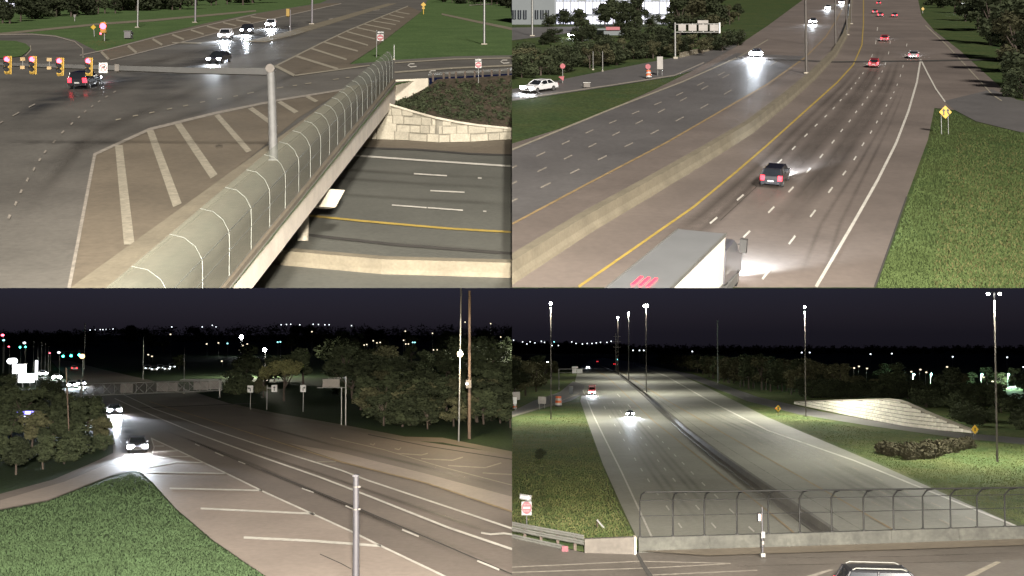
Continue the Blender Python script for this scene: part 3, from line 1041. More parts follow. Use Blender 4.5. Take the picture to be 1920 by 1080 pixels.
for x in (167, 113, 62, 15):
    yc = 125 if x > 100 else 122
    p = st.p + Vector((st.x(x), -.28, st.z(yc)))
    sg = thing('traffic_signal', names[x], 'traffic light', p, 0, 'red signals on the mast arm')
    k = st.k
    MB().box(-6.2 * k, 6.2 * k, .02, .06, -17 * k, 17 * k).build('backplate', 'sig', sg)
    MB().box(-4.6 * k, 4.6 * k, -.2, .018, -15.5 * k, 15.5 * k).build('housing', 'sig', sg)
    for j, (zz, mm) in enumerate(((9.5, 'red_on'), (0, 'lens_off'), (-9.5, 'lens_off'))):
        MB().tube([(0, -.24, zz * k), (0, -.2, zz * k)], 4.7 * k, 14).build('lens', mm, sg)
        v = [(4.6 * k * math.cos(a), zz * k + 4.6 * k * math.sin(a)) for a in [math.pi * q / 8 for q in range(9)]]
        bb = MB()
        bb.loft([[(x_, -.2, z_) for x_, z_ in v], [(x_, -.42, z_) for x_, z_ in v]], cap=False, closed=False)
        bb.build('visor', 'black', sg)
    MB().box(-1.2 * k, 1.2 * k, .06, .16, -8 * k, 8 * k).build('clamp', 'galv', sg)
for i, (x, yc) in enumerate(((41, 117), (91, 118))):
    p = st.p + Vector((st.x(x), -.2, st.z(yc)))
    k = st.k
    sg = thing('lane_sign', ['small yellow sign panel pair left of the third signal, upper left view', 'small yellow sign panel pair between the second and third signals, upper left view'][i], 'sign', p)
    MB().box(-4.5 * k, 4.5 * k, -.02, .02, 3.5 * k, 10 * k).build('upper_panel', 'yellow_f', sg)
    MB().box(-4 * k, 4 * k, -.02, .02, -12 * k, -6 * k).build('lower_panel', 'yellow_f', sg)
    MB().box(-.6 * k, .6 * k, .021, .04, -12 * k, 10 * k).build('hanger', 'galv', sg)
p = st.p + Vector((st.x(193), -.25, st.z(127)))
k = st.k
sg = thing('turn_sign', 'white no-right-turn sign on the signal arm, upper left view', 'sign', p)
MB().box(-8 * k, 8 * k, 0, .03, -9.5 * k, 9.5 * k).build('panel', 'signwhite', sg)
ringv = [[(r_ * k * math.cos(6.2832 * q / 20), -.012, r_ * k * math.sin(6.2832 * q / 20)) for q in range(20)] for r_ in (7, 5.9)]
MB().add(ringv[0] + ringv[1], [(q, (q + 1) % 20, 20 + (q + 1) % 20, 20 + q) for q in range(20)]).build('red_ring', 'signred', sg)
MB().add([(-4.6 * k, -.022, 3.8 * k), (-3.8 * k, -.022, 4.6 * k), (4.6 * k, -.022, -3.8 * k), (3.8 * k, -.022, -4.6 * k)], [(0, 1, 2, 3)]).build('red_slash', 'signred', sg)
MB().add([(x_ * k, -.008, z_ * k) for x_, z_ in ((-3, -4), (-1.4, -4), (-1.4, .8), (1.2, .8), (1.2, -1), (4.6, 1.8), (1.2, 4.6), (1.2, 2.6), (-3, 2.6))], [(0, 1, 2, 8), (2, 3, 7, 8), (4, 5, 6)]).build('black_arrow', 'signblack', sg)

# standing things of the upper left view
def post(name, label, cat, px, y0, y1, r, plane, m, group=None, lean=0, n=10):
    s_ = Stand(name, label, cat, px, y0, plane, group)
    s_.tube('shaft', [(px, y0), (px + lean * .5, (y0 + y1) / 2), (px + lean, y1)], (r, r * .92, r * .8), m, n)
    kk = r * s_.k
    MB().box(-2.2 * kk, 2.2 * kk, -2.2 * kk, 2.2 * kk, -.1, .12).build('footing', 'conc', s_.o)
    return s_
post('light_pole', 'grey light pole rising from grass near the utility cabinet, upper left view', 'light pole', 258, 52, -60, 1.7, TLD, 'galv')
post('light_pole', 'pale light pole on grass beside the upper hatched gore, upper left view', 'light pole', 366, 43, -70, 2.0, TLD, 'pole_l')
post('light_pole', 'pale light pole standing on the raised median, upper left view', 'light pole', 585, 46, -80, 2.2, TLD, 'pole_l')
post('light_pole', 'dark grey pole in the right-hand grass area, upper left view', 'light pole', 908, 84, -80, 2.4, TLD, 'galv')
s_ = post('signal_post', 'thin signal post with a small head on the median nose, upper left view', 'signal pole', 544, 60, 18, 1.1, TLD, 'pole_l')
s_.box('signal_housing', 537, 543, 17, 31, -.5, .3, 'sig')
s_ = Stand('pedestal_signal', 'red signal on a short post at the grass corner, upper left view', 'traffic light', 196, 77, TLD)
s_.tube('shaft', [(196, 77), (195, 40)], 1.0, 'galv')
s_.box('housing', 189, 199, 42, 62, -.35, .35, 'sig')
s_.disc('lens', 194, 50, 5.6, -.55, -.36, 'red_on')
s_.disc('lower_lens', 190, 64, 1.6, -.55, -.36, 'red_on')
p = s_.p
s_ = Stand('traffic_sign', 'small round-topped sign on a thin post left of the red pedestal signal, upper left view', 'sign', 177, 69, TLD)
s_.tube('shaft', [(177, 69), (175, 46)], .8, 'galv')
s_.poly('panel', [(170, 51), (175, 46), (180, 51), (175, 56)], -.12, -.06, 'signyellow')
s_ = Stand('utility_cabinet', 'grey metal utility cabinet on the grass, upper left view', 'cabinet', 241, 73, TLD)
s_.box('body', 235, 247, 61, 73, -.8, .8, 'galv')
s_.box('lid', 234, 248, 59.5, 61, -.9, .9, 'pole_l')
s_.box('door', 236.5, 245.5, 63, 72, -.83, -.805, 'pole_l')
s_ = Stand('traffic_sign', 'small marker post on the far grass near the footpath, upper left view', 'sign', 140, 40, TLD)
s_.tube('shaft', [(140, 40), (140, 28)], .8, 'galv')
s_.box('panel', 137.5, 142.5, 27, 32, -.1, -.05, 'signback')
s_ = Stand('warning_sign', 'yellow diamond warning sign at the tip of the grass wedge, upper left view', 'sign', 794, 27, TLD)
s_.tube('shaft', [(794, 27), (794, 4)], .8, 'signyellow')
s_.poly('panel', [(789, 9), (794, 4), (799, 9), (794, 14)], -.25, -.12, 'signyellow')
s_.poly('small_panel', [(791.5, 14), (796.5, 14), (796.5, 17), (791.5, 17)], -.25, -.12, 'signyellow')

def entry_signs(label, px, y0, yt, sc, plane, one_right=True, offx=0):
    s_ = Stand('sign_post', label, 'sign', px, y0, plane)
    s_.tube('shaft', [(px, y0), (px, yt - 2 * sc)], .7 * sc, 'galv')
    cx = px + offx
    pn = s_.box('one_way_panel', cx - 7 * sc, cx + 7 * sc, yt, yt + 5 * sc, -.10, -.06, 'signblack')
    y = yt + 2.5 * sc
    a = 1 if one_right else -1
    s_.poly('white_arrow', [(cx - 6 * a * sc, y - 1.2 * sc), (cx + 2 * a * sc, y - 1.2 * sc), (cx + 2 * a * sc, y - 2.1 * sc), (cx + 6 * a * sc, y), (cx + 2 * a * sc, y + 2.1 * sc), (cx + 2 * a * sc, y + 1.2 * sc), (cx - 6 * a * sc, y + 1.2 * sc)], -.115, -.101, 'signwhite')
    s_.text('ONE WAY', cx - 1.4 * a * sc, y, 1.5 * sc, -.12, 'signblack', 6 * sc)
    yc = yt + 12.2 * sc
    s_.box('entry_panel', cx - 6 * sc, cx + 6 * sc, yc - 6.2 * sc, yc + 6.2 * sc, -.10, -.06, 'signwhite')
    s_.disc('red_disc', cx, yc, 5.7 * sc, -.115, -.101, 'signred', 20)
    s_.box('white_bar', cx - 4.3 * sc, cx + 4.3 * sc, yc - .9 * sc, yc + .9 * sc, -.13, -.116, 'signwhite')
    s_.text('DO NOT', cx, yc - 2.8 * sc, 1.7 * sc, -.12, 'signwhite', 6.5 * sc)
    s_.text('ENTER', cx, yc + 2.8 * sc, 1.7 * sc, -.12, 'signwhite', 6 * sc)
    return s_
entry_signs('one-way and do-not-enter signs on a post at the fence end, upper left view', 706, 108, 58, 1.0, TLD, False, 7)
entry_signs('one-way and do-not-enter signs on a post beside the ramp guardrail, upper left view', 897, 156, 110, .95, TLD)
post('marker_post', 'slim white marker post at the far end of the bridge fence, upper left view', 'post', 739, 112, 84, .9, TLD, 'signwhite')

# cars
def rdir(x, y, dx, dy): return (x, y), (x + dx, y + dy)
car('dark SUV with glowing red tail lights turning under the red signals, upper left view', 161, 164, TLD, (120, 172), (200, 150), 'suv', 'p_black', 'head', 'tail', 1.15, 6000, lx=1.05, hs=1.2, ts=1.4)
car('dark sedan crossing the wet junction alone, upper left view', 412, 118, TLD, (440, 112), (388, 124), 'sedan', 'p_black', 'head', 'tail_off', 1.22, 8000, hs=1.3)
car('white SUV waiting first in the queue, upper left view', 424, 74, TLD, (470, 60), (430, 76), 'suv', 'p_white', 'head', 'tail_off', 1.3, 14000, hs=1.3)
car('dark SUV waiting second in the queue, upper left view', 464, 64, TLD, (510, 50), (470, 65), 'suv', 'p_black', 'head', 'tail_off', 1.3, 14000, hs=1.3)
car('white car with glaring headlights waiting last in the queue, upper left view', 509, 52, TLD, (530, 42), (503, 58), 'suv', 'p_white', 'head_s', 'tail', 1.3, 20000, hs=1.5)

# trees and a lit building at the far edge
for i in range(30):
    x = -30 + i * 17.5 + random.uniform(-6, 6)
    y = lerp(44, 12, max(0, x) / 480) - random.uniform(0, 7) + (5 if x < 60 else 0) - 3
    if y < -14: continue
    tree(x, y, random.uniform(38, 60), random.choice(('round', 'tall', 'shrub')), TLD, 'dark tree in the row along the far grass, upper left view', 'dark trees beyond the grass, upper left view', 1.3)
for i in range(10):
    tree(835 + i * 14 + random.uniform(-4, 4), random.uniform(4, 12) + max(0, i - 4) * .8, random.uniform(22, 34), random.choice(('round', 'shrub')), TLD, 'dark green tree at the far right corner, upper left view', 'trees at the far right corner, upper left view', 1.2)
s_ = Stand('lit_building', 'brightly lit white building behind the dark trees, upper left view', 'building', 14, 16, TLD)
s_.box('wall', -6, 30, -25, 16, 0, 14, 'bld')
for x in (-3, 4, 11, 18, 25):
    for y in (-8, 1, 9):
        s_.box('window', x - 2.4, x + 2.4, y - 2.5, y + 2.5, -.25, -.02, 'winlit')
s_.box('parapet', -7, 31, -28, -25, -.4, 14.4, 'bld_g')

# ==================================================================================================
#  UPPER RIGHT VIEW : freeway with a truck
# ==================================================================================================
VIEW = 'TR'
sheet('ground', [(960, 540), (960, -69), (7000, -69), (7000, 540)], TRP, 0, 'grass_tr', kind='structure')  # unseen right part widened to shade the lower right view from the sun
freeway = sheet('freeway', [(960, 540), (960, 270), (1050, 242), (1150, 203), (1230, 167), (1300, 132), (1380, 88), (1440, 48), (1505, 0), (1535, -30), (1715, -30), (1728, 30), (1752, 58), (1800, 95),
                            (1860, 150), (1905, 187), (1990, 205), (1990, 262), (1920, 250), (1830, 228), (1790, 207), (1752, 203), (1740, 262), (1700, 370), (1665, 470), (1640, 540)], TRP, .04, 'conc_tr', kind='structure')
ramp = sheet('slip_road', [(960, 168), (1100, 140), (1265, 108), (1340, 92), (1400, 62), (1380, 88), (1300, 132), (1262, 144), (1150, 162), (960, 190)], TRP, .05, 'asph_tr', kind='structure')
sheet('ramp_pavement', [(1770, 190), (1860, 168), (1905, 187), (1990, 205), (1990, 262), (1920, 250), (1830, 228), (1790, 207)], TRP, .05, 'asph_tr', freeway)
sheet('carriageway', [(960, 420), (1247, 268), (1440, 156), (1510, 106), (1380, 100), (1280, 153), (1150, 203), (960, 280)], TRP, .05, 'asph_tr', freeway)
sheet('far_road', [(960, 76), (960, 52), (1085, 50), (1085, 60)], TRP, .05, 'asph_tr', kind='structure')
stripe('edge_line', [(960, 282), (1150, 204), (1280, 154), (1386, 107), (1440, 75)], (3.2, 1.6), TRP, .08, 'worn', freeway)
stripe('edge_line', [(960, 422), (1100, 347), (1247, 270), (1440, 158), (1510, 108), (1548, 70), (1570, 35), (1588, 0)], (3.6, 1.4), TRP, .08, 'yellow_f', freeway)
stripe('edge_line', [(1085, 540), (1190, 467), (1300, 390), (1380, 324), (1440, 272), (1520, 200), (1570, 155), (1600, 122), (1616, 85), (1619, 45), (1619, -10)], (4.5, 1.4), TRP, .08, 'yellow', freeway)
stripe('edge_line', [(1530, 540), (1600, 420), (1645, 340), (1680, 270), (1703, 210), (1719, 155), (1726, 112)], (6, 3), TRP, .08, 'white', freeway)
stripe('edge_line', [(1726, 112), (1740, 140), (1755, 168), (1772, 192)], 2.6, TRP, .08, 'white', freeway)
stripe('edge_line', [(1735, 48), (1775, 85), (1830, 145), (1860, 178), (1878, 190)], 2, TRP, .08, 'worn', freeway)
stripe('edge_line', [(960, 188), (1150, 160), (1265, 142), (1320, 118)], 2, TRP, .08, 'faint', ramp)
c1 = [(1338, 415), (1388, 372), (1428, 337), (1462, 304), (1488, 279), (1511, 255), (1530, 236), (1548, 219), (1563, 204), (1576, 189), (1587, 178), (1596, 167), (1604, 157), (1611, 147), (1618, 138), (1626, 122), (1635, 105), (1642, 80), (1645, 55)]
c2 = [(1354, 487), (1400, 441), (1446, 395), (1483, 357), (1516, 321), (1540, 294), (1562, 267), (1578, 246), (1593, 228), (1605, 211), (1617, 197), (1626, 184), (1634, 172), (1641, 161), (1648, 148), (1654, 135), (1660, 120), (1666, 100), (1669, 80)]
c3 = [(1436, 517), (1485, 452), (1524, 402), (1557, 358), (1583, 326), (1603, 298), (1618, 272), (1633, 249), (1644, 230), (1653, 214), (1662, 199), (1670, 185), (1676, 174), (1682, 160), (1688, 143), (1693, 125), (1697, 105), (1700, 85)]
for c in (c1, c2, c3):
    dashes(c, TRP, .08, 'white', freeway, .27, 4.2)
A_ = [(960, 316), (1100, 250), (1187, 214), (1258, 185), (1347, 142), (1390, 118)]
B_ = [(960, 346), (1053, 302), (1157, 251), (1260, 199), (1340, 155), (1400, 122)]
C_ = [(960, 379), (1065, 329), (1128, 298), (1225, 250), (1325, 198), (1400, 152), (1450, 120)]
for c in (A_, B_, C_):
    dash_line(c, 11, TRP, .08, 'faint', freeway, .33, 4, .9)
for a, b, w in ((c1, c2, .33), (c1, c2, .67), (c2, c3, .33), (c2, c3, .67)):
    m_ = min(len(a), len(b))
    stripe('tyre_stain', [(lerp(a[i][0], b[i][0], w), lerp(a[i][1], b[i][1], w)) for i in range(1, m_ - 1)], (40, 9), TRP, .06, 'track_h', freeway)
yl = [(1190, 467), (1300, 390), (1380, 324), (1440, 272), (1520, 200), (1570, 155), (1600, 122)]
for d in (22, 45):
    stripe('tyre_stain', [(x + d * (y + 70) / 500, y + d * .55 * (y + 70) / 500) for x, y in yl], (34, 8), TRP, .06, 'track_h', freeway)
for d in (40, 75):
    stripe('tyre_stain', [(1400 + d * 1.3 + 40, 540), (1500 + d, 420), (1580 + d * .6, 320), (1640 + d * .4, 230), (1680 + d * .25, 160)], (16, 4), TRP, .06, 'track', freeway)
stripe('pavement_dark_line', [(1380, 108), (1560, 117), (1725, 115), (1880, 112)], 2.4, TRP, .09, 'joint_shadow', freeway)  # thin dark line painted across the carriageways
stripe('pavement_dark_line', [(1700, 370), (1665, 470), (1640, 540)], (3, 4), TRP, .06, 'joint_shadow', freeway)
stripe('pavement_dark_line', [(1350, 415), (1420, 350)], 1.2, TRP, .06, 'joint_shadow', freeway)
# median barrier
path = [TRP.at(x, y) for x, y in ((930, 540), (960, 520), (1090, 436), (1230, 354), (1320, 300), (1400, 250), (1470, 194), (1520, 150), (1563, 105), (1582, 72), (1592, 40), (1598, -25))]
mb = swept('median_barrier', [(-.7, 0), (-.62, .25), (-.42, .55), (-.36, 1.25), (.36, 1.25), (.42, .55), (.62, .25), (.7, 0)], path, 'conc_b', up=TRP.n)
tag(mb, 'long beige concrete barrier between the freeway carriageways, upper right view', 'barrier')
# verge between slip road and freeway is the ground sheet; low concrete barrier along the slip road
path = [TRP.at(x, y) for x, y in ((1275, 108), (1330, 95), (1380, 78))]
gb = swept('roadside_barrier', JERSEY, path, 'conc_b', up=TRP.n)
tag(gb, 'short pale roadside barrier running from the sign gantry post, upper right view', 'barrier')
tufts('grass', [(1645, 540), (1670, 472), (1745, 265), (1755, 207), (1790, 212), (1830, 232), (1960, 258), (1960, 540)], TRP, 40000, .13, 'blade', 'short green grass on the right-hand verge, upper right view')
tufts('dry_grass', [(1750, 540), (1760, 400), (1800, 250), (1960, 262), (1960, 540)], TRP, 4500, .15, 'blade_dry', 'tufts of drier grass in the right-hand verge, upper right view')
# poles in the median
for x, y, r, t in ((1512, 138, 2.6, 'nearest'), (1567, 91, 2.0, 'second nearest'), (1588, 66, 1.6, 'third nearest'), (1596, 45, 1.2, 'farthest')):
    post('light_pole', f'dark tall light pole on the median barrier, {t} of the row, upper right view', 'light pole', x, y, -120, r, TRP, 'pole_d', 'median light poles, upper right view')
post('light_pole', 'pale light pole by the far road left of the hedge, upper right view', 'light pole', 998, 68, -60, 2.0, TRP, 'galv')
# cantilever sign gantry
s_ = Stand('sign_gantry', 'cantilever sign gantry with panels seen from behind, upper right view', 'sign gantry', 1266, 110, TRP)
s_.tube('upright', [(1266, 110), (1266, 42)], 2.0, 'galv', 12)
s_.tube('lower_beam', [(1266, 60), (1350, 60)], 1.1, 'galv')
s_.tube('upper_beam', [(1266, 45), (1350, 44)], 1.1, 'galv')
s_.box('end_post', 1348, 1351, 42, 62, -.2, .2, 'galv')
for a, b in ((1272, 1286), (1291, 1306), (1310, 1327), (1331, 1347)):
    s_.box('sign_panel', a, b, 46, 58, -.28, -.18, 'signback')
    s_.box('panel_bracket', (a + b) / 2 - .6, (a + b) / 2 + .6, 44, 60, -.17, .15, 'galv')
s_.box('top_panel', 1308, 1328, 38, 44, -.28, -.18, 'signback')
s_.box('footing', 1262, 1270, 108, 112, -.6, .6, 'conc')
# barrels, signs and posts along the slip road
def barrel(label, px, py, h, plane):
    s_ = Stand('traffic_barrel', label, 'barrel', px, py, plane, 'traffic barrels')
    k = s_.k
    w = h * .32
    zs = [0, .12, .14, .34, .36, .58, .60, .80, .82, 1]
    for i in range(0, 9, 2):
        MB().tube([(0, 0, zs[i] * h * k), (0, 0, (zs[i + 1] if i < 8 else 1) * h * k)], [w * k * (1.12 - .25 * zs[i]), w * k * (1.1 - .25 * zs[i + 1])], 12).build('band', ('orange', 'signwhite')[(i // 2) % 2] if i else 'black', s_.o)
    return s_
s_ = barrel('red and white barrel with round sign on top beside the slip road, upper right view', 1216, 148, 16, TRP)
s_.tube('sign_stalk', [(1216, 132), (1215, 126)], 1, 'galv')
s_.disc('round_sign', 1215, 125, 5, -.1, .1, 'signred')
s_ = Stand('sign_board', 'dark upright sign board beside the traffic barrel, upper right view', 'sign', 1237, 142, TRP)
s_.box('panel', 1232, 1243, 106, 130, -.1, .1, 'signback')
s_.tube('left_leg', [(1233.5, 142), (1233.5, 108)], .6, 'galv', y=.14)
s_.tube('right_leg', [(1241.5, 142), (1241.5, 108)], .6, 'galv', y=.14)
for x, y, t in ((1112, 131, 'left one of the pair'), (1130, 134, 'right one of the pair')):
    post('marker_post', f'thin grey post below the hedge, {t}, upper right view', 'post', x, y, 96, .8, TRP, 'galv')
s_ = Stand('sign_post', 'red triangular sign stack beside the slip road near the left edge, upper right view', 'sign', 1055, 156, TRP)
s_.tube('shaft', [(1055, 156), (1055, 118)], .7, 'galv')
s_.disc('upper_panel', 1055, 124, 5, -.12, -.06, 'signred', 8)
s_.poly('lower_panel', [(1047, 144), (1058, 143), (1056, 152)], -.12, -.06, 'signred')
s_ = Stand('drain_box', 'small dark drain box at the slip road edge, upper right view', 'box', 1100, 165, TRP)
s_.box('body', 1094, 1106, 157, 165, -.5, .5, 'pole_d')
s_.box('lid', 1093, 1107, 156, 157, -.6, .6, 'galv')
# merge sign
s_ = Stand('merge_sign', 'yellow diamond merge sign on two legs in the right verge, upper right view', 'sign', 1773, 252, TRP)
for x in (1766, 1779):
    s_.tube('leg', [(x, 252), (x, 214)], .75, 'galv', y=.1)
s_.poly('panel', [(1761, 210), (1773, 197.5), (1785, 210), (1773, 222.5)], -.06, 0, 'signyellow')
s_.poly('straight_arrow', [(1768.6, 216), (1768.6, 208), (1766.6, 208), (1769.8, 203), (1773, 208), (1771, 208), (1771, 216)], -.075, -.061, 'signblack')
s_.poly('merge_arrow', [(1779.5, 216), (1776.4, 211.5), (1776.4, 208), (1774.4, 208), (1777.6, 203), (1780.8, 208), (1778.8, 208), (1778.8, 211), (1782, 215)], -.075, -.061, 'signblack')
s_ = Stand('warning_sign', 'small yellow warning sign far up the right edge of the freeway, upper right view', 'sign', 1730, 25, TRP)
s_.tube('shaft', [(1730, 25), (1730, 14)], .6, 'galv')
s_.poly('panel', [(1727, 17), (1730, 13.5), (1733, 17), (1730, 20.5)], -.3, -.15, 'signyellow')
# cars
V_ = 'upper right view'
car('black SUV with bright tail lights in the near lanes, ' + V_, 1453, 344, TRP, (1448, 352), (1474, 322), 'suv', 'p_black', 'head', 'tail', .93, 26000, lx=1.15, ts=1.3)
car('dark red car nearest the dark pavement line in the middle lane, ' + V_, 1638, 126, TRP, (1636, 128), (1646, 108), 'suv', 'p_red', 'head', 'tail', .88, 3000, ts=1.3)
car('silver car beside the merging ramp nose, ' + V_, 1712, 109, TRP, (1712, 109), (1715, 92), 'sedan', 'p_silver', 'head', 'tail', 1.0, 4000, ts=1.4)
car('red car ahead of the dark red one, ' + V_, 1658, 77, TRP, (1658, 77), (1663, 60), 'sedan', 'p_red', 'head', 'tail', 1.0, 4000, ts=1.4)
for lb, x, y in (('left car of the far trio with red tail lights', 1640, 25), ('middle car of the far trio with red tail lights', 1650, 31), ('right car of the far trio with red tail lights', 1677, 32), ('farthest car with red tail lights at the top edge', 1647, 8)):
    car(lb + ', ' + V_, x, y, TRP, (x, y), (x + 2, y - 12), 'sedan', 'p_grey', 'head', 'tail', 1.0, 0, ts=1.7)
car('nearest oncoming car in the left carriageway, dazzling white headlights, ' + V_, 1418, 106, TRP, (1424, 98), (1415, 112), 'sedan', 'p_grey', 'head_s', 'tail_off', 1.05, 30000, hs=3.2)
for lb, x, y in (('second oncoming car with dazzling headlights', 1524, 45), ('third oncoming car with dazzling headlights', 1552, 18), ('farthest oncoming car with dazzling headlights', 1578, 8)):
    car(lb + ', ' + V_, x, y, TRP, (x + 6, y - 10), (x, y), 'suv', 'p_grey', 'head_s', 'tail_off', 1.0, 9000, hs=2.0)
car('white car with lit headlights on the slip road at the left edge, ' + V_, 1012, 172, TRP, (1040, 168), (985, 176), 'sedan', 'p_white', 'head_s', 'tail_off', 1.2, 1200, lx=1.1, hs=1.5)
car('car with bright lights on the far road beyond the hedge, ' + V_, 1077, 70, TRP, (1090, 66), (1070, 71), 'sedan', 'p_grey', 'head_s', 'tail_off', 1.0, 0, hs=2.0)
# truck, cut off by the frame's lower edge
tb = heading(TRP, (1436, 517), (1490, 446))
tk = thing('semi_truck', 'white box trailer truck cut off by the lower edge, upper right view', 'truck', TRP.at(1322, 556, .05), basis=tb)
LT = 30
MB().box(-LT, -1.6, -1.3, 1.3, 1.15, 4.05).build('trailer_box', 'trailer', tk)
MB().box(-LT + .03, -1.63, -1.27, 1.27, 4.052, 4.10).build('trailer_roof', 'trailer_roof', tk)
for sgn in (-1, 1):
    MB().box(-LT, -1.6, sgn * 1.31 - .03, sgn * 1.31 + .03, 3.96, 4.14).build('roof_rail', 'galv', tk)
    MB().box(-LT, -1.6, sgn * 1.31 - .03, sgn * 1.31 + .03, 1.05, 1.3).build('side_rail', 'galv', tk)
    MB().box(-LT + 5, -7, sgn * 1.22 - .02, sgn * 1.22 + .02, .45, 1.04).build('side_skirt', 'trailer', tk)
    for x in (-.2, -8.6, -9.9, 2.6):
        w = MB().tube([(x, sgn * .72, .5), (x, sgn * 1.22, .5)], .5, 16).build('wheel', 'tyre', tk)
        MB().tube([(x, sgn * 1.2, .5), (x, sgn * 1.25, .5)], .28, 12).build('rim', 'rim', w)
    MB().box(2.2, 2.5, sgn * 1.5 - .2, sgn * 1.5 + .2, 2.1, 2.9).build('mirror', 'chassis', tk)
    MB().tube([(2.2, sgn * 1.2, 2.6), (2.35, sgn * 1.5, 2.6)], .04, 6).build('mirror_arm', 'chassis', tk)
    MB().box(3.55, 3.75, sgn * .92 - .22, sgn * .92 + .22, .75, 1.05).build('headlight', 'head', tk)
    MB().box(-1.2, 2.2, sgn * 1.12 - .2, sgn * 1.12 + .2, .35, .85).build('fuel_tank', 'galv', tk)
MB().box(-LT + .1, 3.4, -.55, .55, .55, 1.04).build('chassis', 'chassis', tk)
cb = MB()
prof = [(-.9, 1.0), (-.9, 3.0), (1.2, 3.1), (2.0, 2.7), (2.35, 2.2), (3.6, 1.85), (3.7, .6), (2.2, .6)]
cb.loft([[(x * (1 if abs(y) < 1.1 else .98), y, z if abs(y) < 1.1 else lerp(z, 2, .05)) for x, z in prof] for y in (-1.22, -1.08, 1.08, 1.22)])
cb.build('cab', 'p_grey', tk)
ws = MB()
ws.add([(2.06, -.95, 2.66), (2.06, .95, 2.66), (2.40, 1.0, 2.25), (2.40, -1.0, 2.25)], [(0, 1, 2, 3)])
ws.build('windscreen', 'glass', tk)
for i, y in enumerate((-.35, 0, .35)):
    MB().box(-LT + 17.2, -LT + 18.6, y - .07, y + .07, 4.11, 4.16).build('marker_light', 'tail', tk)
add_lamp('headlight_beam', 'SPOT', (3.9, 0, .9), 20000, (.78, .9, 1), tk, (12, -1.5, -1), .4, R(80), .8)
# hedge, trees, building
for i in range(34):
    x = 950 + i * 13.0 + random.uniform(-5, 5)
    y = lerp(150, 92, (x - 960) / 430) - random.uniform(0, 12)
    tree(x, y, random.uniform(34, 50) * lerp(1.25, .75, (x - 960) / 430), random.choice(('shrub', 'round', 'olive', 'shrub')), TRP, 'dark shrub in the hedge above the slip road, upper right view', 'hedge shrubs above the slip road, upper right view', 1.25)
for x, y, h in ((1018, 84, 24), (1040, 80, 26), (1092, 78, 30), (1110, 74, 30), (1128, 92, 30), (1180, 72, 30), (1205, 88, 40), (1236, 85, 34)):
    tree(x, y, h, 'shrub', TRP, 'dark shrub in the hedge above the slip road, upper right view', 'hedge shrubs above the slip road, upper right view', 1.3)
for x, y, h, kd in ((1090, 60, 50, 'round'), (1135, 56, 56, 'round'), (1162, 58, 40, 'shrub'), (1190, 60, 44, 'round'), (1030, 50, 26, 'shrub'), (1335, 80, 60, 'olive'), (1310, 84, 56, 'round'), (1150, 52, 62, 'round'), (1175, 50, 70, 'round'), (1198, 50, 60, 'round'), (1060, 46, 34, 'shrub'), (1085, 46, 30, 'shrub'), (1275, 70, 80, 'round'), (1300, 68, 84, 'olive'), (1325, 66, 80, 'round'), (1345, 60, 76, 'round'), (1368, 46, 40, 'olive'), (1385, 38, 34, 'round'), (1105, 12, 60, 'tall'), (1220, 50, 26, 'shrub'), (1245, 48, 24, 'shrub')):
    tree(x, y, h, kd, TRP, 'dark tree standing in front of the lit building, upper right view', 'dark trees before the lit building, upper right view', 1.1)
for x, y, h, kd in ((1835, 60, 90, 'round'), (1858, 85, 110, 'round'), (1885, 115, 130, 'round'), (1905, 140, 130, 'olive'), (1930, 170, 150, 'round'), (1810, 40, 60, 'olive'), (1790, 25, 50, 'round'), (1850, 40, 70, 'tall'), (1880, 60, 90, 'round'), (1910, 90, 110, 'tall'), (1935, 120, 130, 'round'), (1768, 15, 30, 'shrub'), (1748, 10, 26, 'shrub'), (1920, 185, 60, 'shrub'), (1900, 165, 50, 'shrub')):
    tree(x, y, h, kd, TRP, 'dark green tree on the right-hand bank, upper right view', 'trees on the right-hand bank, upper right view', 1.15)
bd = Stand('office_building', 'pale office building with brightly lit windows behind the trees, upper right view', 'building', 1000, 46, TRP)
bd.box('grey_wing', 940, 1040, -60, 46, 0, 30, 'bld_g')
bd.box('white_wing', 1040.4, 1265, -60, 44, 3, 40, 'bld')
bd.box('roof_edge', 940, 1040, -62, -60, -.6, 30.5, 'bld')
for x in (964, 974, 984, 1006, 1016, 1026):
    w = bd.box('window', x - 3.5, x + 3.5, 19, 36, -.2, .1, 'windark')
    bd.box('mullion', x - .4, x + .4, 19, 36, -.4, -.22, 'bld', w)
for x in range(1050, 1262, 14):
    for y0, y1 in ((-20, -6), (-2, 20), (26, 40)):
        if (x // 14) % 5 == 3 and y0 != -2: continue
        w = bd.box('window', x - 5.4, x + 5.4, y0, y1, 2.7, 2.95, 'winlit')
        bd.box('mullion', x - .5, x + .5, y0, y1, 2.45, 2.68, 'bld_g', w)
s_ = Stand('small_building', 'small building with a red roof edge behind the hedge, upper right view', 'building', 1150, 66, TRP)
s_.box('wall', 1132, 1170, 57, 66, 0, 6, 'bld_g')
s_.box('roof_edge', 1136, 1162, 51, 57, -.4, 6.4, 'signred')
s_.box('lower_roof', 1120, 1136, 54, 57, -.4, 6.4, 'bld_g')
s_ = Stand('lit_sign', 'glowing white sign box among the trees at the top right corner, upper right view', 'sign', 1811, 24, TRP)
s_.tube('shaft', [(1811, 24), (1811, 10)], 1, 'galv')
s_.box('light_box', 1799, 1824, 1, 10, -.8, .8, 'white_on')

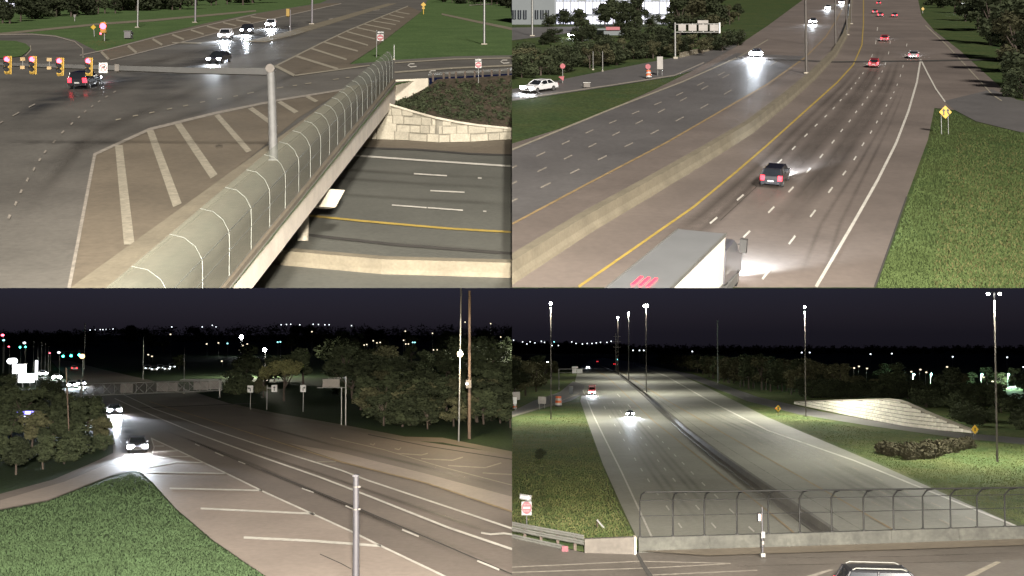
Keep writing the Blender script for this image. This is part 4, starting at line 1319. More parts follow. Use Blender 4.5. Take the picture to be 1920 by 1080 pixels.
# ==================================================================================================
#  LOWER LEFT VIEW : arterial road at night
# ==================================================================================================
VIEW = 'BL'
sheet('ground', [(-300, 1140), (-300, 628.5), (960, 628.5), (960, 1140)], BLP, 0, 'grass_bl', kind='structure')
art = sheet('road', [(-60, 975), (-60, 940), (0, 927), (100, 900), (188, 862), (212, 850), (213, 800), (190, 775), (150, 728), (108, 690), (96, 676), (128, 676), (190, 692), (250, 706), (330, 724), (430, 757), (520, 778), (640, 800), (760, 824), (960, 853), (960, 1120), (560, 1120), (495, 1080), (480, 1070), (400, 1015), (330, 955), (285, 905), (262, 885), (245, 884), (210, 893), (160, 912), (90, 940), (0, 957)], BLP, .04, 'asph_bl', kind='structure')
sheet('gore_pavement', [(283, 823), (335, 847), (425, 890), (500, 927), (660, 1000), (712, 1026), (825, 1080), (900, 1120), (560, 1120), (495, 1080), (480, 1070), (400, 1015), (330, 955), (285, 905), (264, 886), (283, 860), (289, 840)], BLP, .07, 'conc_bl', art)
sheet('median_pavement', [(540, 832), (640, 850), (800, 890), (960, 933), (960, 960), (800, 907), (640, 866)], BLP, .07, 'conc_bl', art)
sheet('footpath', [(430, 757), (520, 776), (640, 797), (760, 820), (830, 822), (960, 848), (960, 856), (830, 831), (760, 827), (640, 804), (520, 783), (430, 762)], BLP, .08, 'conc_gore', kind='structure')
sheet('shoulder', [(-60, 955), (0, 940), (120, 905), (200, 872), (245, 880), (210, 892), (160, 911), (90, 939), (0, 956), (-60, 974)], BLP, .07, 'conc_bl', art)
stripe('edge_line', [(283, 823), (335, 847), (425, 890), (500, 927), (660, 1000), (712, 1026), (825, 1080), (900, 1118)], (2, 4), BLP, .1, 'white', art)
for l, w in (([(290, 838), (308, 838)], 1.5), ([(291, 849), (335, 847)], 1.7), ([(284, 863), (320, 858), (358, 858)], 1.9), ([(266, 880), (330, 868), (385, 870)], 2.1), ([(266, 887), (425, 890)], 2.3), ([(318, 918), (492, 922)], 2.8), ([(376, 956), (480, 961), (590, 966)], 3.4), ([(457, 1011), (580, 1017), (715, 1027)], 4.4)):
    stripe('hatch_line', l, w, BLP, .1, 'white' if w > 2 else 'white', art)
stripe('edge_line', [(284, 824), (289, 840), (283, 860), (262, 880)], 2, BLP, .1, 'white', art)
stripe('lane_line', [(215, 748), (260, 769), (360, 811), (480, 855), (600, 897), (675, 926), (840, 992), (960, 1033)], (1.3, 4), BLP, .1, 'white', art)
stripe('lane_line', [(230, 740), (290, 768), (408, 810), (480, 834), (640, 884), (690, 903), (860, 960), (960, 994)], (1.2, 3.4), BLP, .1, 'white', art)
stripe('lane_line', [(280, 754), (380, 785), (495, 822), (640, 868), (800, 908), (960, 962)], (1.0, 2.6), BLP, .1, 'yellow_f', art)
for a, b in (((366, 834), (374, 838)), ((403, 850), (419, 857)), ((447, 867), (460, 872)), ((566, 918), (588, 926)), ((648, 951), (664, 958)), ((754, 996), (785, 1009)), ((895, 1055), (936, 1072))):
    stripe('lane_dash', [a, b], 1.4 + (a[1] - 820) * .009, BLP, .1, 'white', art)
stripe('pavement_dark_line', [(490, 882), (650, 946), (780, 1002), (960, 1080)], (1.2, 2.4), BLP, .09, 'joint_shadow', art)
stripe('pavement_dark_line', [(690, 816), (800, 838), (960, 863)], 1.6, BLP, .09, 'joint_shadow', art)
stripe('pavement_dark_line', [(262, 766), (360, 762), (480, 757)], 1.3, BLP, .09, 'joint_shadow', art)
stripe('pavement_dark_line', [(600, 1042), (640, 1060), (658, 1070)], 1.6, BLP, .09, 'joint_shadow', art)
for l in ([(694, 834), (700, 836), (703, 833)], [(740, 843), (748, 845), (752, 841)], [(745, 852), (790, 855), (802, 852)], [(790, 862), (848, 865), (868, 859)], [(840, 875), (910, 879), (940, 870)], [(905, 889), (960, 892)]):
    stripe('turn_marking', l, 2, BLP, .1, 'worn', art)
stripe('edge_line', [(620, 822), (720, 845), (830, 878), (960, 912)], 1.4, BLP, .1, 'worn', art)
stripe('turn_arrow', [(902, 1002), (920, 1005), (945, 1003), (965, 1006)], 3.4, BLP, .1, 'white', art)
stripe('turn_marking', [(592, 868), (630, 868)], 1.6, BLP, .1, 'worn', art)
for pts, w in (([(300, 805), (480, 875), (660, 955), (900, 1060)], (4, 16)), ([(330, 815), (480, 880), (700, 970), (960, 1070)], (3, 12)), ([(420, 830), (600, 890), (800, 960), (960, 1015)], (4, 14)), ([(470, 795), (620, 835), (800, 878), (960, 918)], (4, 12))):
    stripe('tyre_stain', pts, w, BLP, .085, 'track_h', art)
stripe('wet_patch', [(180, 745), (212, 775), (235, 810), (250, 850), (250, 884)], (20, 70), BLP, .095, 'wet', art)
tufts('grass', [(0, 960), (90, 942), (160, 915), (250, 887), (285, 908), (330, 958), (400, 1018), (500, 1085), (520, 1100), (-40, 1100)], BLP, 40000,   .10, 'blade_bl', 'mown green lawn in the foreground corner, lower left view')
# poles
s_ = Stand('mast_pole', 'pale steel mast with a capped top in the foreground, lower left view', 'pole', 667, 1130, BLP)
s_.tube('shaft', [(667, 1130), (667, 1000), (666, 894)], (6.6, 6.2, 5.6), 'pole_n', 18)
s_.disc('cap', 666, 893, 6.2, -.17, .17, 'pole_n', 16, sq=.35)
for y in (914, 956):
    s_.tube('band', [(666, y - 1.2), (666, y + 1.2)], 6.3, 'pole_d', 18)
    s_.box('clamp', 671, 675, y - 2, y + 1.5, -.08, .08, 'pole_d')
s_ = Stand('street_lamp', 'slim pole with a glowing warm lamp beside the wooden pole, lower left view', 'street lamp', 860, 829, BLP)
s_.tube('shaft', [(860, 829), (862, 700), (864, 540)], (1.6, 1.5, 1.2), 'galv')
s_.disc('luminaire', 863, 664, 5.2, -.9, -.3, 'lampwarm', 12)
s_.box('bracket', 861.5, 864.5, 655, 660, -.8, .1, 'galv')
add_lamp('lamp_or_fill_light', 'POINT', (s_.x(863), -2.0, s_.z(668)), 4500, (1, .80, .52), s_.o, size=.4)
s_ = Stand('utility_pole', 'thick brown wooden utility pole beside the glowing lamp, lower left view', 'utility pole', 880, 823, BLP)
s_.tube('shaft', [(880, 823), (880, 700), (880, 545)], (3.2, 3.0, 2.4), 'wood', 12)
s_.box('transformer_box', 874, 884, 712, 727, -.9, -.4, 'pole_d')
s_.disc('lamp_lens', 876, 719, 2.4, -1.0, -.91, 'dotw')
s_ = post('leaning_pole', 'thin brown pole leaning beside the left-hand trees, lower left view', 'pole', 131, 851, 690, 1.3, BLP, 'wood', lean=-10)
post('light_pole', 'thin grey pole rising behind the truss gantry, lower left view', 'light pole', 345, 738, 650, .8, BLP, 'galv')
post('light_pole', 'thin grey pole in the dark left of the truss gantry end, lower left view', 'light pole', 268, 712, 630, .7, BLP, 'galv')
# truss gantry
s_ = Stand('truss_gantry', 'long steel truss sign gantry spanning the road, lower left view', 'sign gantry', 153, 755, BLP)
def chord(x, top=True): return lerp(720, 713, (x - 152) / 261) if top else lerp(742, 732, (x - 152) / 261)
s_.tube('upright', [(152, 755), (152, 712)], 1.6, 'galv')
s_.tube('upright', [(412, 745), (412, 712)], 1.4, 'galv')
for top_ in (True, False):
    for d in (-.6, .6):
        s_.tube('chord', [(152, chord(152, top_)), (413, chord(413, top_))], .75, 'galv', 6, y=d)
for i in range(13):
    a, b = 152 + 20.1 * i, 152 + 20.1 * (i + 1)
    s_.tube('diagonal', [(a, chord(a)), (b, chord(b, False))], .5, 'galv', 5, y=-.6)
    s_.tube('diagonal', [(a, chord(a, False)), (b, chord(b))], .5, 'galv', 5, y=-.6)
    s_.tube('strut', [(b, chord(b)), (b, chord(b, False))], .5, 'galv', 5, y=.6)
for a, b in ((222, 246), (290, 330), (360, 388), (388.6, 412)):
    s_.box('sign_panel', a, b, chord(a) + 1.5, chord(a, False) - 2.5, .75, .95, 'signback')
s_.box('catwalk', 340, 413, 711, 713, -1.0, 1.0, 'galv')
# lane signs
for x, y0, yb, gl, lb in ((469, 723, 768, 'L', 'left'), (514, 722, 768, 'U', 'middle'), (568, 722, 772, 'R', 'right')):
    s_ = Stand('lane_sign', f'white lane-use sign with black arrow, {lb} of three, lower left view', 'sign', x, yb, BLP, 'lane-use signs')
    s_.tube('shaft', [(x - (14 if gl == 'U' else 0), yb), (x - (14 if gl == 'U' else 0), y0)], .7, 'galv', y=.15)
    s_.box('panel', x - 5.2, x + 5.2, y0, y0 + 13, -.05, .05, 'signwhite')
    if gl == 'U': s_.box('bracket', x - 14, x, y0 + 5, y0 + 7, .06, .14, 'galv')
    s_.poly('arrow_stem', [(x - .8, y0 + 11), (x + .8, y0 + 11), (x + .8, y0 + 5), (x - .8, y0 + 5)], -.08, -.051, 'signblack')
    if gl == 'U':
        s_.poly('arrow_head', [(x - 2.4, y0 + 5.5), (x, y0 + 1.5), (x + 2.4, y0 + 5.5)], -.08, -.051, 'signblack')
    else:
        a = -1 if gl == 'L' else 1
        s_.poly('arrow_head', [(x, y0 + 4), (x + 2.2 * a, y0 + 4), (x + 2.2 * a, y0 + 2), (x + 4.6 * a, y0 + 5), (x + 2.2 * a, y0 + 8), (x + 2.2 * a, y0 + 6), (x, y0 + 6)], -.08, -.051, 'signblack')
s_ = Stand('sign_gantry', 'cantilever sign gantry on two grey uprights by the far kerb, lower left view', 'sign gantry', 645, 798, BLP)
s_.tube('upright', [(640, 797), (640, 726)], 1.1, 'galv')
s_.tube('upright', [(648, 798), (648, 706)], 1.5, 'galv')
s_.tube('lower_beam', [(648, 727), (594, 727)], .6, 'galv', 6)
s_.tube('upper_beam', [(648, 709), (614, 709)], .6, 'galv', 6)
s_.box('sign_panel', 604, 636, 711, 726, .1, .25, 'pole_d')
# cars
V_ = 'lower left view'
car('nearest oncoming car with dazzling headlights on the slip lane, ' + V_, 257, 846, BLP, (250, 820), (259, 858), 'sedan', 'p_grey', 'head_s', 'tail_off', 1.0, 26000, hs=1.7)
car('second oncoming car with dazzling headlights, ' + V_, 214, 776, BLP, (205, 758), (216, 786), 'sedan', 'p_grey', 'head_s', 'tail_off', 1.0, 22000, hs=1.9)
car('right car of the pair with lit headlights under the gantry end, ' + V_, 151, 724, BLP, (140, 708), (153, 730), 'sedan', 'p_grey', 'head_s', 'tail_off', 1.0, 4000, hs=1.9)
car('left car of the pair with lit headlights under the gantry end, ' + V_, 135, 727, BLP, (126, 710), (137, 732), 'sedan', 'p_silver', 'head_s', 'tail_off', 1.0, 6000, hs=1.9)
car('oncoming car with lit headlights far up the road, ' + V_, 106, 712, BLP, (98, 700), (107, 716), 'sedan', 'p_white', 'head_s', 'tail_off', 1.0, 0, hs=2.6)
car('oncoming car with lit headlights at the far left kerb, ' + V_, 80, 706, BLP, (74, 698), (82, 710), 'suv', 'p_white', 'head_s', 'tail_off', 1.0, 0, hs=2.6)
car('small receding car with red tail lights near the green signals, ' + V_, 139, 694, BLP, (139, 694), (134, 682), 'sedan', 'p_white', 'head', 'tail', 1.0, 0, ts=1.5)
for i, (x, y) in enumerate(((276, 695), (288, 697), (300, 694), (312, 696), (322, 692))):
    car('parked car with glowing glints on the far lot, lower left view', x, y, BLP, (x, y), (x + 6, y + 2), 'suv', 'p_silver', 'dotw', 'tail_off', 1.0, 0, group='parked cars on the far lot, lower left view', hs=1.5)  # glints on the cars put in as glowing headlights
# signals, signs and lights at the left
for x, y, lb in ((119, 668, 'left'), (134, 667, 'middle'), (149, 665.5, 'right')):
    s_ = Stand('traffic_signal', f'small green signal over the far road, {lb} of three, lower left view', 'traffic light', x, 690, BLP, 'far green signals, lower left view')
    s_.box('housing', x - 1.8, x + 1.8, y - 7, y + 3, -.4, .4, 'black')
    s_.disc('lens', x, y, 1.9, -.6, -.41, 'green_on', 10)
    s_.tube('hanger', [(x, y - 7), (x, y - 9)], .4, 'galv', 5)
s_ = Stand('signal_gantry', 'thin signal span over the far road, lower left view', 'signal pole', 158, 692, BLP)
s_.tube('shaft', [(158, 692), (158, 606)], .9, 'galv')
s_.tube('arm', [(158, 658), (106, 659)], .5, 'galv', 6)
s_ = Stand('street_lamp', 'bright lamp beside the green signals, lower left view', 'street lamp', 155, 706, BLP)
s_.tube('shaft', [(155, 706), (155, 672)], .8, 'galv')
s_.disc('luminaire', 155, 668, 4.2, -.9, -.3, 'lampwarm', 12)
for x, y, lb in ((38, 651, 'left one'), (48, 650.5, 'right one')):
    s_ = Stand('traffic_signal', f'tiny green signal at the far left, {lb} of a pair, lower left view', 'traffic light', x, 692, BLP, 'tiny green signals, lower left view')
    s_.tube('shaft', [(x, 692), (x, 654)], .35, 'galv', 5)
    s_.box('housing', x - 1.4, x + 1.4, y - 5, y + 2.5, -.4, .4, 'black')
    s_.disc('lens', x, y, 1.5, -.6, -.41, 'green_on', 10)
for x, y, r, m_, lb in ((5, 628.5, 2.6, 'dotr', 'red lamp high'), (7, 638, 1.8, 'dotc', 'cyan lamp'), (17, 650, 1.3, 'dotr', 'small red lamp'), (46, 643, 2.4, 'dotw', 'white strip lamp'), (94, 662, 1.2, 'dotr', 'small red lamp beside the wire poles'), (111, 661, 2.4, 'dotw', 'white lamp left of the green signals')):
    s_ = Stand('roadside_lamp', f'{lb} at the far left roadside, lower left view', 'street lamp', x, 700, BLP)
    s_.tube('shaft', [(x, 700), (x, y)], .35, 'galv', 5)
    s_.disc('lens', x, y, r, -.7, -.3, m_, 10, sq=.8)
s_ = Stand('lit_sign', 'glowing white shop sign on a pylon at the left edge, lower left view', 'sign', 30, 735, BLP)
s_.tube('shaft', [(30, 735), (30, 700)], 1.2, 'galv')
s_.box('upper_box', 26, 45, 683, 700, -.8, .8, 'white_on')
s_.box('top_bar', 24, 47, 681.5, 683, -.9, .9, 'galv')
s_ = Stand('lit_sign', 'lower glowing white canopy beside the shop sign, lower left view', 'sign', 48, 728, BLP)
s_.box('light_box', 37, 61, 701, 717, -.8, .8, 'white_on')
s_.tube('leg', [(42, 728), (42, 717)], .8, 'galv')
s_.tube('leg', [(56, 728), (56, 717)], .8, 'galv')
s_ = Stand('street_lamp', 'round white glowing lamp above the shop sign, lower left view', 'street lamp', 22, 730, BLP)
s_.tube('shaft', [(22, 730), (22, 680)], .7, 'galv')
s_.disc('globe', 22, 677, 6.5, -.9, .9, 'white_on', 14, sq=.8)
s_ = Stand('banner_pole', 'tall glowing white banner right of the shop sign, lower left view', 'banner', 68, 722, BLP)
s_.tube('shaft', [(68, 722), (68, 674)], .6, 'galv')
s_.box('banner', 66.5, 70.5, 676, 712, -.3, -.1, 'white_on')
for x, y in ((62, 640), (70, 642), (77, 642), (84, 643), (90, 650)):
    post('wire_pole', 'one of the thin crowded poles beside the glowing signs, lower left view', 'pole', x, 712, y, .45, BLP, 'galv', 'thin crowded poles, lower left view', n=6)
s_ = Stand('lit_sign', 'blue glowing sign with white specks among the left trees, lower left view', 'sign', 54, 812, BLP)
s_.tube('shaft', [(54, 812), (54, 780)], .8, 'galv')
s_.box('left_blue_bar', 34, 44, 772, 777, -.5, -.1, 'blue_on')
s_.box('right_blue_bar', 49, 63, 771, 776.5, -.5, -.1, 'blue_on')
s_.box('backing', 33, 72, 770, 797, -.09, .1, 'pole_d')
for x, y in ((47, 780), (60, 779), (70, 780), (50, 789), (58, 787), (66, 788), (41, 795)):
    s_.disc('bulb', x, y, 1.3, -.5, -.1, 'dotw' if x != 41 else 'blue_on', 8)
# far lights of the town
def far_lights(lst, plane, base, m_, label, group, r=1.0):
    for x, y in lst:
        s_ = Stand('street_lamp', label, 'street lamp', x, base if base > y + 6 else y + 10, plane, group)
        s_.tube('shaft', [(x, s_.by), (x, y)], .22, 'galv', 5)
        s_.disc('luminaire', x, y, r, -1.2, -.4, m_, 8)
far_lights([(169, 619), (178, 618.5), (188, 618), (193, 618), (199, 617.5), (205, 618), (212, 617), (185, 624)], BLP, 634, 'dotw', 'tiny white lamp in the left cluster on the horizon, lower left view', 'left horizon lamps, lower left view', .95)
far_lights([(527, 609), (537, 608.5), (545, 608), (562, 609), (580, 609), (587, 608), (597, 608.5), (609, 609), (617, 609), (659, 610.5), (379, 613), (398, 610), (405, 613), (322, 613)], BLP, 634, 'dotw', 'tiny white lamp in the row on the horizon, lower left view', 'horizon lamp row, lower left view', .9)
far_lights([(683, 647), (688, 646), (700, 639), (707, 643), (713, 642), (757, 638), (761, 645), (766, 645), (813, 656), (820, 656), (854, 642), (876, 643), (939, 632), (955, 646), (872, 604), (920, 607), (760, 621), (811, 625), (585, 622), (668, 676), (562, 657), (570, 657), (279, 665), (286, 668), (456, 648), (464, 645), (450, 657), (410, 643), (388, 645), (417, 677), (320, 627)], BLP, 668, 'doty', 'tiny pale lamp scattered among the dark trees, lower left view', 'scattered town lamps, lower left view', 1.1)
far_lights([(521, 641.5), (526, 641), (774, 642), (778, 642), (427, 644)], BLP, 668, 'dotc', 'tiny bluish lamp among the dark trees, lower left view', 'bluish town lamps, lower left view', 1.2)
s_ = Stand('street_lamp', 'brilliant white lamp above the dark trees, lower left view', 'street lamp', 453, 668, BLP)
s_.tube('shaft', [(453, 668), (453, 634)], .4, 'galv', 6)
s_.disc('luminaire', 453, 632, 3.4, -1.2, -.4, 'lampw', 12)
s_ = Stand('street_lamp', 'lamp on a pole left of the pale lit tree, lower left view', 'street lamp', 497, 700, BLP)
s_.tube('shaft', [(497, 700), (497, 658)], .5, 'galv', 6)
s_.disc('luminaire', 497, 656, 3.0, -1.2, -.4, 'lampw', 12)
add_lamp('lamp_or_fill_light', 'POINT', (s_.x(524), -28, s_.z(655)), 26000, (1, .95, .75), s_.o, size=.5)  # added fill well in front of the lamp, to brighten the pale tree
# trees
G1 = 'dark trees beside the road at left, lower left view'
for x, y, h, kd in ((10, 770, 70, 'round'), (40, 790, 70, 'shrub'), (75, 775, 50, 'round'), (100, 790, 60, 'shrub'), (20, 830, 80, 'round'), (60, 840, 80, 'olive'), (100, 840, 80, 'round'), (140, 820, 75, 'round'), (165, 810, 60, 'shrub'), (185, 830, 56, 'olive'), (150, 850, 60, 'shrub'),
                    (120, 870, 60, 'shrub'), (80, 880, 70, 'round'), (30, 890, 80, 'round'), (-10, 880, 90, 'round'), (170, 780, 40, 'shrub'), (195, 845, 34, 'shrub'), (110, 745, 40, 'tall'), (85, 750, 40, 'shrub')):
    tree(x, y, h, kd, BLP, 'dark tree in the clump beside the road at left, lower left view', G1, 1.15)
G2 = 'dark trees across the road, lower left view'
for i in range(135):
    y = random.choice((700, 720, 745, 765, 785, 800, 715, 735, 755, 775, 790, 680, 665, 655)) + random.uniform(-8, 6)
    xmin = 210 if y < 700 else (440 if y < 757 else (560 if y < 780 else 690))
    x = random.uniform(xmin, 975)
    if 585 < x < 660 and y > 770: continue
    if 455 < x < 600 and y > 728: continue
    if y > y_at([(430, 752), (520, 772), (640, 792), (760, 815), (980, 845)], x) - 4: continue
    tree(x, y, random.uniform(48, 78) * (.6 if y < 700 else 1), random.choice(('round', 'olive', 'shrub', 'round')), BLP, 'dark tree in the wooded area across the road, lower left view', G2, 1.35)
tree(532, 752, 82, 'flat', BLP, 'pale spreading tree lit by a lamp behind the lane signs, lower left view')
tree(494, 745, 52, 'olive', BLP, 'smaller lit tree left of the pale spreading tree, lower left view', wide=.9)

def ridge(name, x0, x1, base, tops, plane, label, seed, m='foil'):
    """far wood that reads as one mass: a lumpy ridge with depth"""
    rr = random.Random(seed)
    bl = []
    p0 = plane.at((x0 + x1) / 2, base)
    k = mpp(p0)
    x = x0
    while x < x1:
        t = y_at(tops, x)
        h = (base - t) * k * rr.uniform(.8, 1.05)
        for j in range(3):
            p = plane.at(x + rr.uniform(-4, 4), base) - p0
            q = h * (.2 + .3 * j)
            bl.append((p.x, p.y + rr.uniform(-25, 25), q, h * rr.uniform(.28, .42)))
        x += rr.uniform(3, 6)
    o = bpy.data.objects.new(name, leaf_mesh(name, bl, 14000, 1.9 * k, m, seed))
    reg(o)
    o.location = p0
    tag(o, label, 'trees', kind='stuff')
ridge('far_woods', 160, 985, 640, [(160, 616), (300, 614), (420, 612), (560, 611), (700, 613), (820, 612), (990, 611)], BLP, 'far dark wooded horizon line, lower left view', 3)
ridge('far_woods', -80, 170, 650, [(-80, 622), (100, 624), (170, 620)], BLP, 'far dark trees at the left end of the horizon, lower left view', 4)

# ==================================================================================================
#  LOWER RIGHT VIEW : freeway from the bridge
# ==================================================================================================
VIEW = 'BR'
sheet('ground', [(960, 1010), (960, 653), (2200, 653), (2200, 1060), (1500, 1060)], BRF, 0, 'grass_br', kind='structure')
fwy = sheet('freeway', [(1088, 752), (1092, 735), (1078, 715), (1085, 690), (1105, 676), (1130, 671), (1180, 678), (1252, 692), (1330, 728), (1440, 783), (1650, 872), (1790, 935), (1920, 992), (2080, 1060), (1220, 1060), (1195, 1012), (1170, 960), (1130, 870), (1103, 795)], BRF, .05, 'conc_br', kind='structure')
slip = sheet('slip_road', [(960, 772), (1000, 752), (1050, 735), (1074, 715), (1096, 722), (1092, 740), (1070, 752), (1010, 768), (960, 783)], BRF, .06, 'asph_tr', kind='structure')
stripe('edge_line', [(960, 781), (1040, 757), (1086, 738)], 1.8, BRF, .1, 'worn', slip)
front = sheet('frontage_road', [(1220, 686), (1300, 702), (1420, 744), (1540, 772), (1700, 800), (1800, 812), (2000, 828), (2000, 842), (1800, 822), (1640, 800), (1500, 778), (1400, 752), (1300, 712)], BRF, .05, 'asph_tr', kind='structure')
stripe('edge_line', [(1093, 732), (1112, 778), (1130, 815), (1165, 885), (1195, 950), (1225, 1015)], (1.6, 3.6), BRF, .1, 'white', fwy)
stripe('edge_line', [(1110, 690), (1140, 708), (1225, 790), (1300, 850), (1380, 913), (1440, 960), (1500, 1010)], (1.2, 2.8), BRF, .1, 'yellow_f', fwy)
stripe('edge_line', [(1150, 688), (1240, 745), (1360, 815), (1500, 895), (1600, 952), (1690, 1004)], (1.2, 2.8), BRF, .1, 'yellow_f', fwy)
stripe('pavement_dark_line', [(1180, 708), (1320, 812), (1440, 888), (1560, 962), (1640, 1010)], (1, 2.2), BRF, .09, 'oil', fwy)
stripe('edge_line', [(1190, 684), (1250, 706), (1330, 752), (1440, 808), (1600, 864), (1720, 913), (1900, 986), (2000, 1030)], (1.3, 3.2), BRF, .1, 'white', fwy)
dA = [(1123, 745), (1134, 765), (1144, 782), (1153, 798), (1162, 812), (1170, 826), (1180, 843), (1191, 862), (1203, 882), (1216, 902), (1232, 926), (1252, 954), (1275, 987)]
dB = [(1150, 755), (1164, 772), (1177, 790), (1190, 807), (1202, 822), (1212, 835), (1223, 850), (1234, 865), (1247, 881), (1264, 901), (1284, 926), (1308, 953), (1338, 987)]
dC = [(1160, 742), (1180, 762), (1200, 784), (1217, 802), (1233, 819), (1243, 830), (1254, 842), (1266, 855), (1281, 870), (1298, 888), (1319, 909), (1343, 932), (1372, 960), (1409, 994)]
dD = [(1290, 765), (1325, 783), (1360, 800), (1395, 818), (1425, 833), (1455, 848), (1484, 862), (1515, 879), (1550, 898), (1592, 921), (1642, 946), (1700, 976)]
dE = [(1320, 765), (1356, 782), (1392, 798), (1425, 812), (1460, 828), (1500, 846), (1535, 862), (1570, 880), (1610, 903), (1655, 925), (1705, 950), (1770, 980)]
dG = [(1350, 770), (1390, 786), (1430, 801), (1470, 817), (1507, 832), (1540, 849), (1568, 863), (1605, 880), (1648, 899), (1695, 922), (1755, 948), (1820, 975)]
for c in (dA, dB, dC):
    dashes(c, BRF, .1, 'white', fwy, .28, 5)
for c in (dD, dE, dG):
    dashes(c, BRF, .1, 'worn', fwy, .3, 5)
for a, b in ((dA, dB), (dB, dC), (dD, dE), (dE, dG)):
    m_ = min(len(a), len(b))
    for w in (.33, .67):
        stripe('tyre_stain', [(lerp(a[i][0], b[i][0], w), lerp(a[i][1], b[i][1], w)) for i in range(m_)], (3, 12), BRF, .08, 'track', fwy)
stripe('skid_stain', [(1112, 855), (1135, 900), (1142, 930), (1165, 970), (1185, 1005)], (2, 5), BRF, .09, 'oil', fwy)
stripe('skid_stain', [(1105, 860), (1130, 915), (1160, 980), (1170, 1005)], (2, 4), BRF, .09, 'oil', fwy)
path = [BRF.at(x, y) for x, y in ((1118, 683), (1160, 701), (1207, 738), (1290, 813), (1350, 860), (1425, 915), (1560, 1010), (1600, 1040))]
mb = swept('median_barrier', [(-1.1, 0), (-1.0, .2), (-.3, .3), (-.22, 1.05), (.22, 1.05), (.3, .3), (1.0, .2), (1.1, 0)], path, 'pole_d', up=BRF.n)
mb.data.materials[0] = mat('dark_barrier_concrete', (.11, .105, .09), .8, var=.25, scale=.3)
tag(mb, 'dark concrete median barrier running down the freeway, lower right view', 'barrier')
tufts('grass', [(960, 790), (1085, 754), (1105, 805), (1130, 875), (1165, 960), (1190, 1010), (960, 1010)], BRF, 22000, .13, 'blade_br', 'patchy grass bank left of the freeway, lower right view')
tufts('dry_grass', [(960, 790), (1080, 757), (1105, 820), (1150, 935), (1180, 1010), (960, 1010)], BRF, 5000, .15, 'dry_br', 'drier yellowish grass on the left bank, lower right view')
tufts('grass', [(1330, 734), (1440, 770), (1640, 808), (1960, 842), (1960, 1000), (1790, 930), (1650, 868), (1440, 778)], BRF, 22000, .14, 'blade_br', 'grass between the freeway and the frontage road, lower right view')
# bridge deck in the foreground
deck = sheet('bridge_deck', [(960, 1006), (1095, 1036), (1195, 1036), (1500, 1027), (1920, 1013), (2000, 1010), (2000, 1140), (960, 1140)], BRD, 0, 'deck_br', kind='structure')
sheet('verge', [(960, 1003), (960, 988), (1030, 992), (1090, 1006), (1095, 1034)], BRD, -.03, 'grass_br', kind='structure')
stripe('lane_line', [(960, 1064), (1200, 1053), (1370, 1057)], 1.8, BRD, .02, 'faint', deck)
stripe('lane_line', [(960, 1074), (1210, 1066), (1360, 1058)], 1.8, BRD, .02, 'faint', deck)
stripe('lane_line', [(1220, 1079), (1420, 1070)], 1.8, BRD, .02, 'faint', deck)
stripe('pavement_dark_line', [(1440, 1047), (1700, 1044), (1920, 1036)], 1.6, BRD, .02, 'oil', deck)
stripe('pavement_dark_line', [(1380, 1062), (1560, 1058), (1920, 1052)], 1.4, BRD, .02, 'oil', deck)
stripe('expansion_joint', [(1193, 1036), (1206, 1060), (1222, 1085)], (5, 9), BRD, .025, 'joint_shadow', deck)
sheet('crosswalk_bar', [(1806, 1082), (1868, 1053), (1877, 1055), (1822, 1084)], BRD, .02, 'worn', deck)
sheet('crosswalk_bar', [(1508, 1082), (1555, 1068), (1563, 1069), (1520, 1084)], BRD, .02, 'faint', deck)
swk = sheet('walkway', [(1196, 1037), (1500, 1028), (1920, 1014), (2000, 1011), (2000, 1024), (1920, 1026), (1700, 1034), (1500, 1040), (1330, 1046)], BRD, .12, 'conc_gore', kind='structure')
pa = thing('bridge_parapet', 'long stained concrete parapet of the bridge in the foreground, lower right view', 'parapet', BRD.at(1560, 1026))
pa0 = pa.location.copy()
pbase = [(1197, 1035), (1500, 1026), (1920, 1012), (2000, 1009)]
def pth_(x, z=0): return BRD.at(x, y_at(pbase, x)) + Vector((0, 0, z))
segs = [1197, 1330, 1432, 1536, 1670, 1796, 1920, 1990]
for a, b in zip(segs, segs[1:]):
    rings = []
    for i in range(4):
        p = pth_(lerp(a + .25, b - .25, i / 3)) - pa0
        rings.append([p + Vector((0, -.22, 0)), p + Vector((0, -.16, .80)), p + Vector((0, .16, .80)), p + Vector((0, .22, -1.6))])
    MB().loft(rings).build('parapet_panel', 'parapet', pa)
pe = thing('parapet_end', 'short beige concrete parapet block beside the guardrail, lower right view', 'parapet', BRD.at(1143, 1037))
r0 = BRD.at(1096, 1035) - pe.location
r1 = BRD.at(1190, 1038) - pe.location
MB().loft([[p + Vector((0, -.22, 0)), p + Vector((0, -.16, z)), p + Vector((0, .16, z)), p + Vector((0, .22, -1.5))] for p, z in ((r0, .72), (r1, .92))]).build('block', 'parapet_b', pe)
MB().box(r1.x - .04, r1.x + .06, r1.y - .3, r1.y + .3, -.3, .95).build('joint_plate', 'conc', pe)
fn = thing('chain_link_fence', 'tall dark chain-link fence with rails along the bridge parapet, lower right view', 'fence', pa0 + Vector((0, 0, .8)))
f0 = fn.location.copy()
fx = [1200, 1262, 1321, 1382, 1441, 1500, 1560, 1620, 1676, 1731, 1783, 1833, 1885, 1940]
ftop = [(1200, 920), (1400, 918), (1560, 916), (1700, 914), (1940, 911)]
cols = []
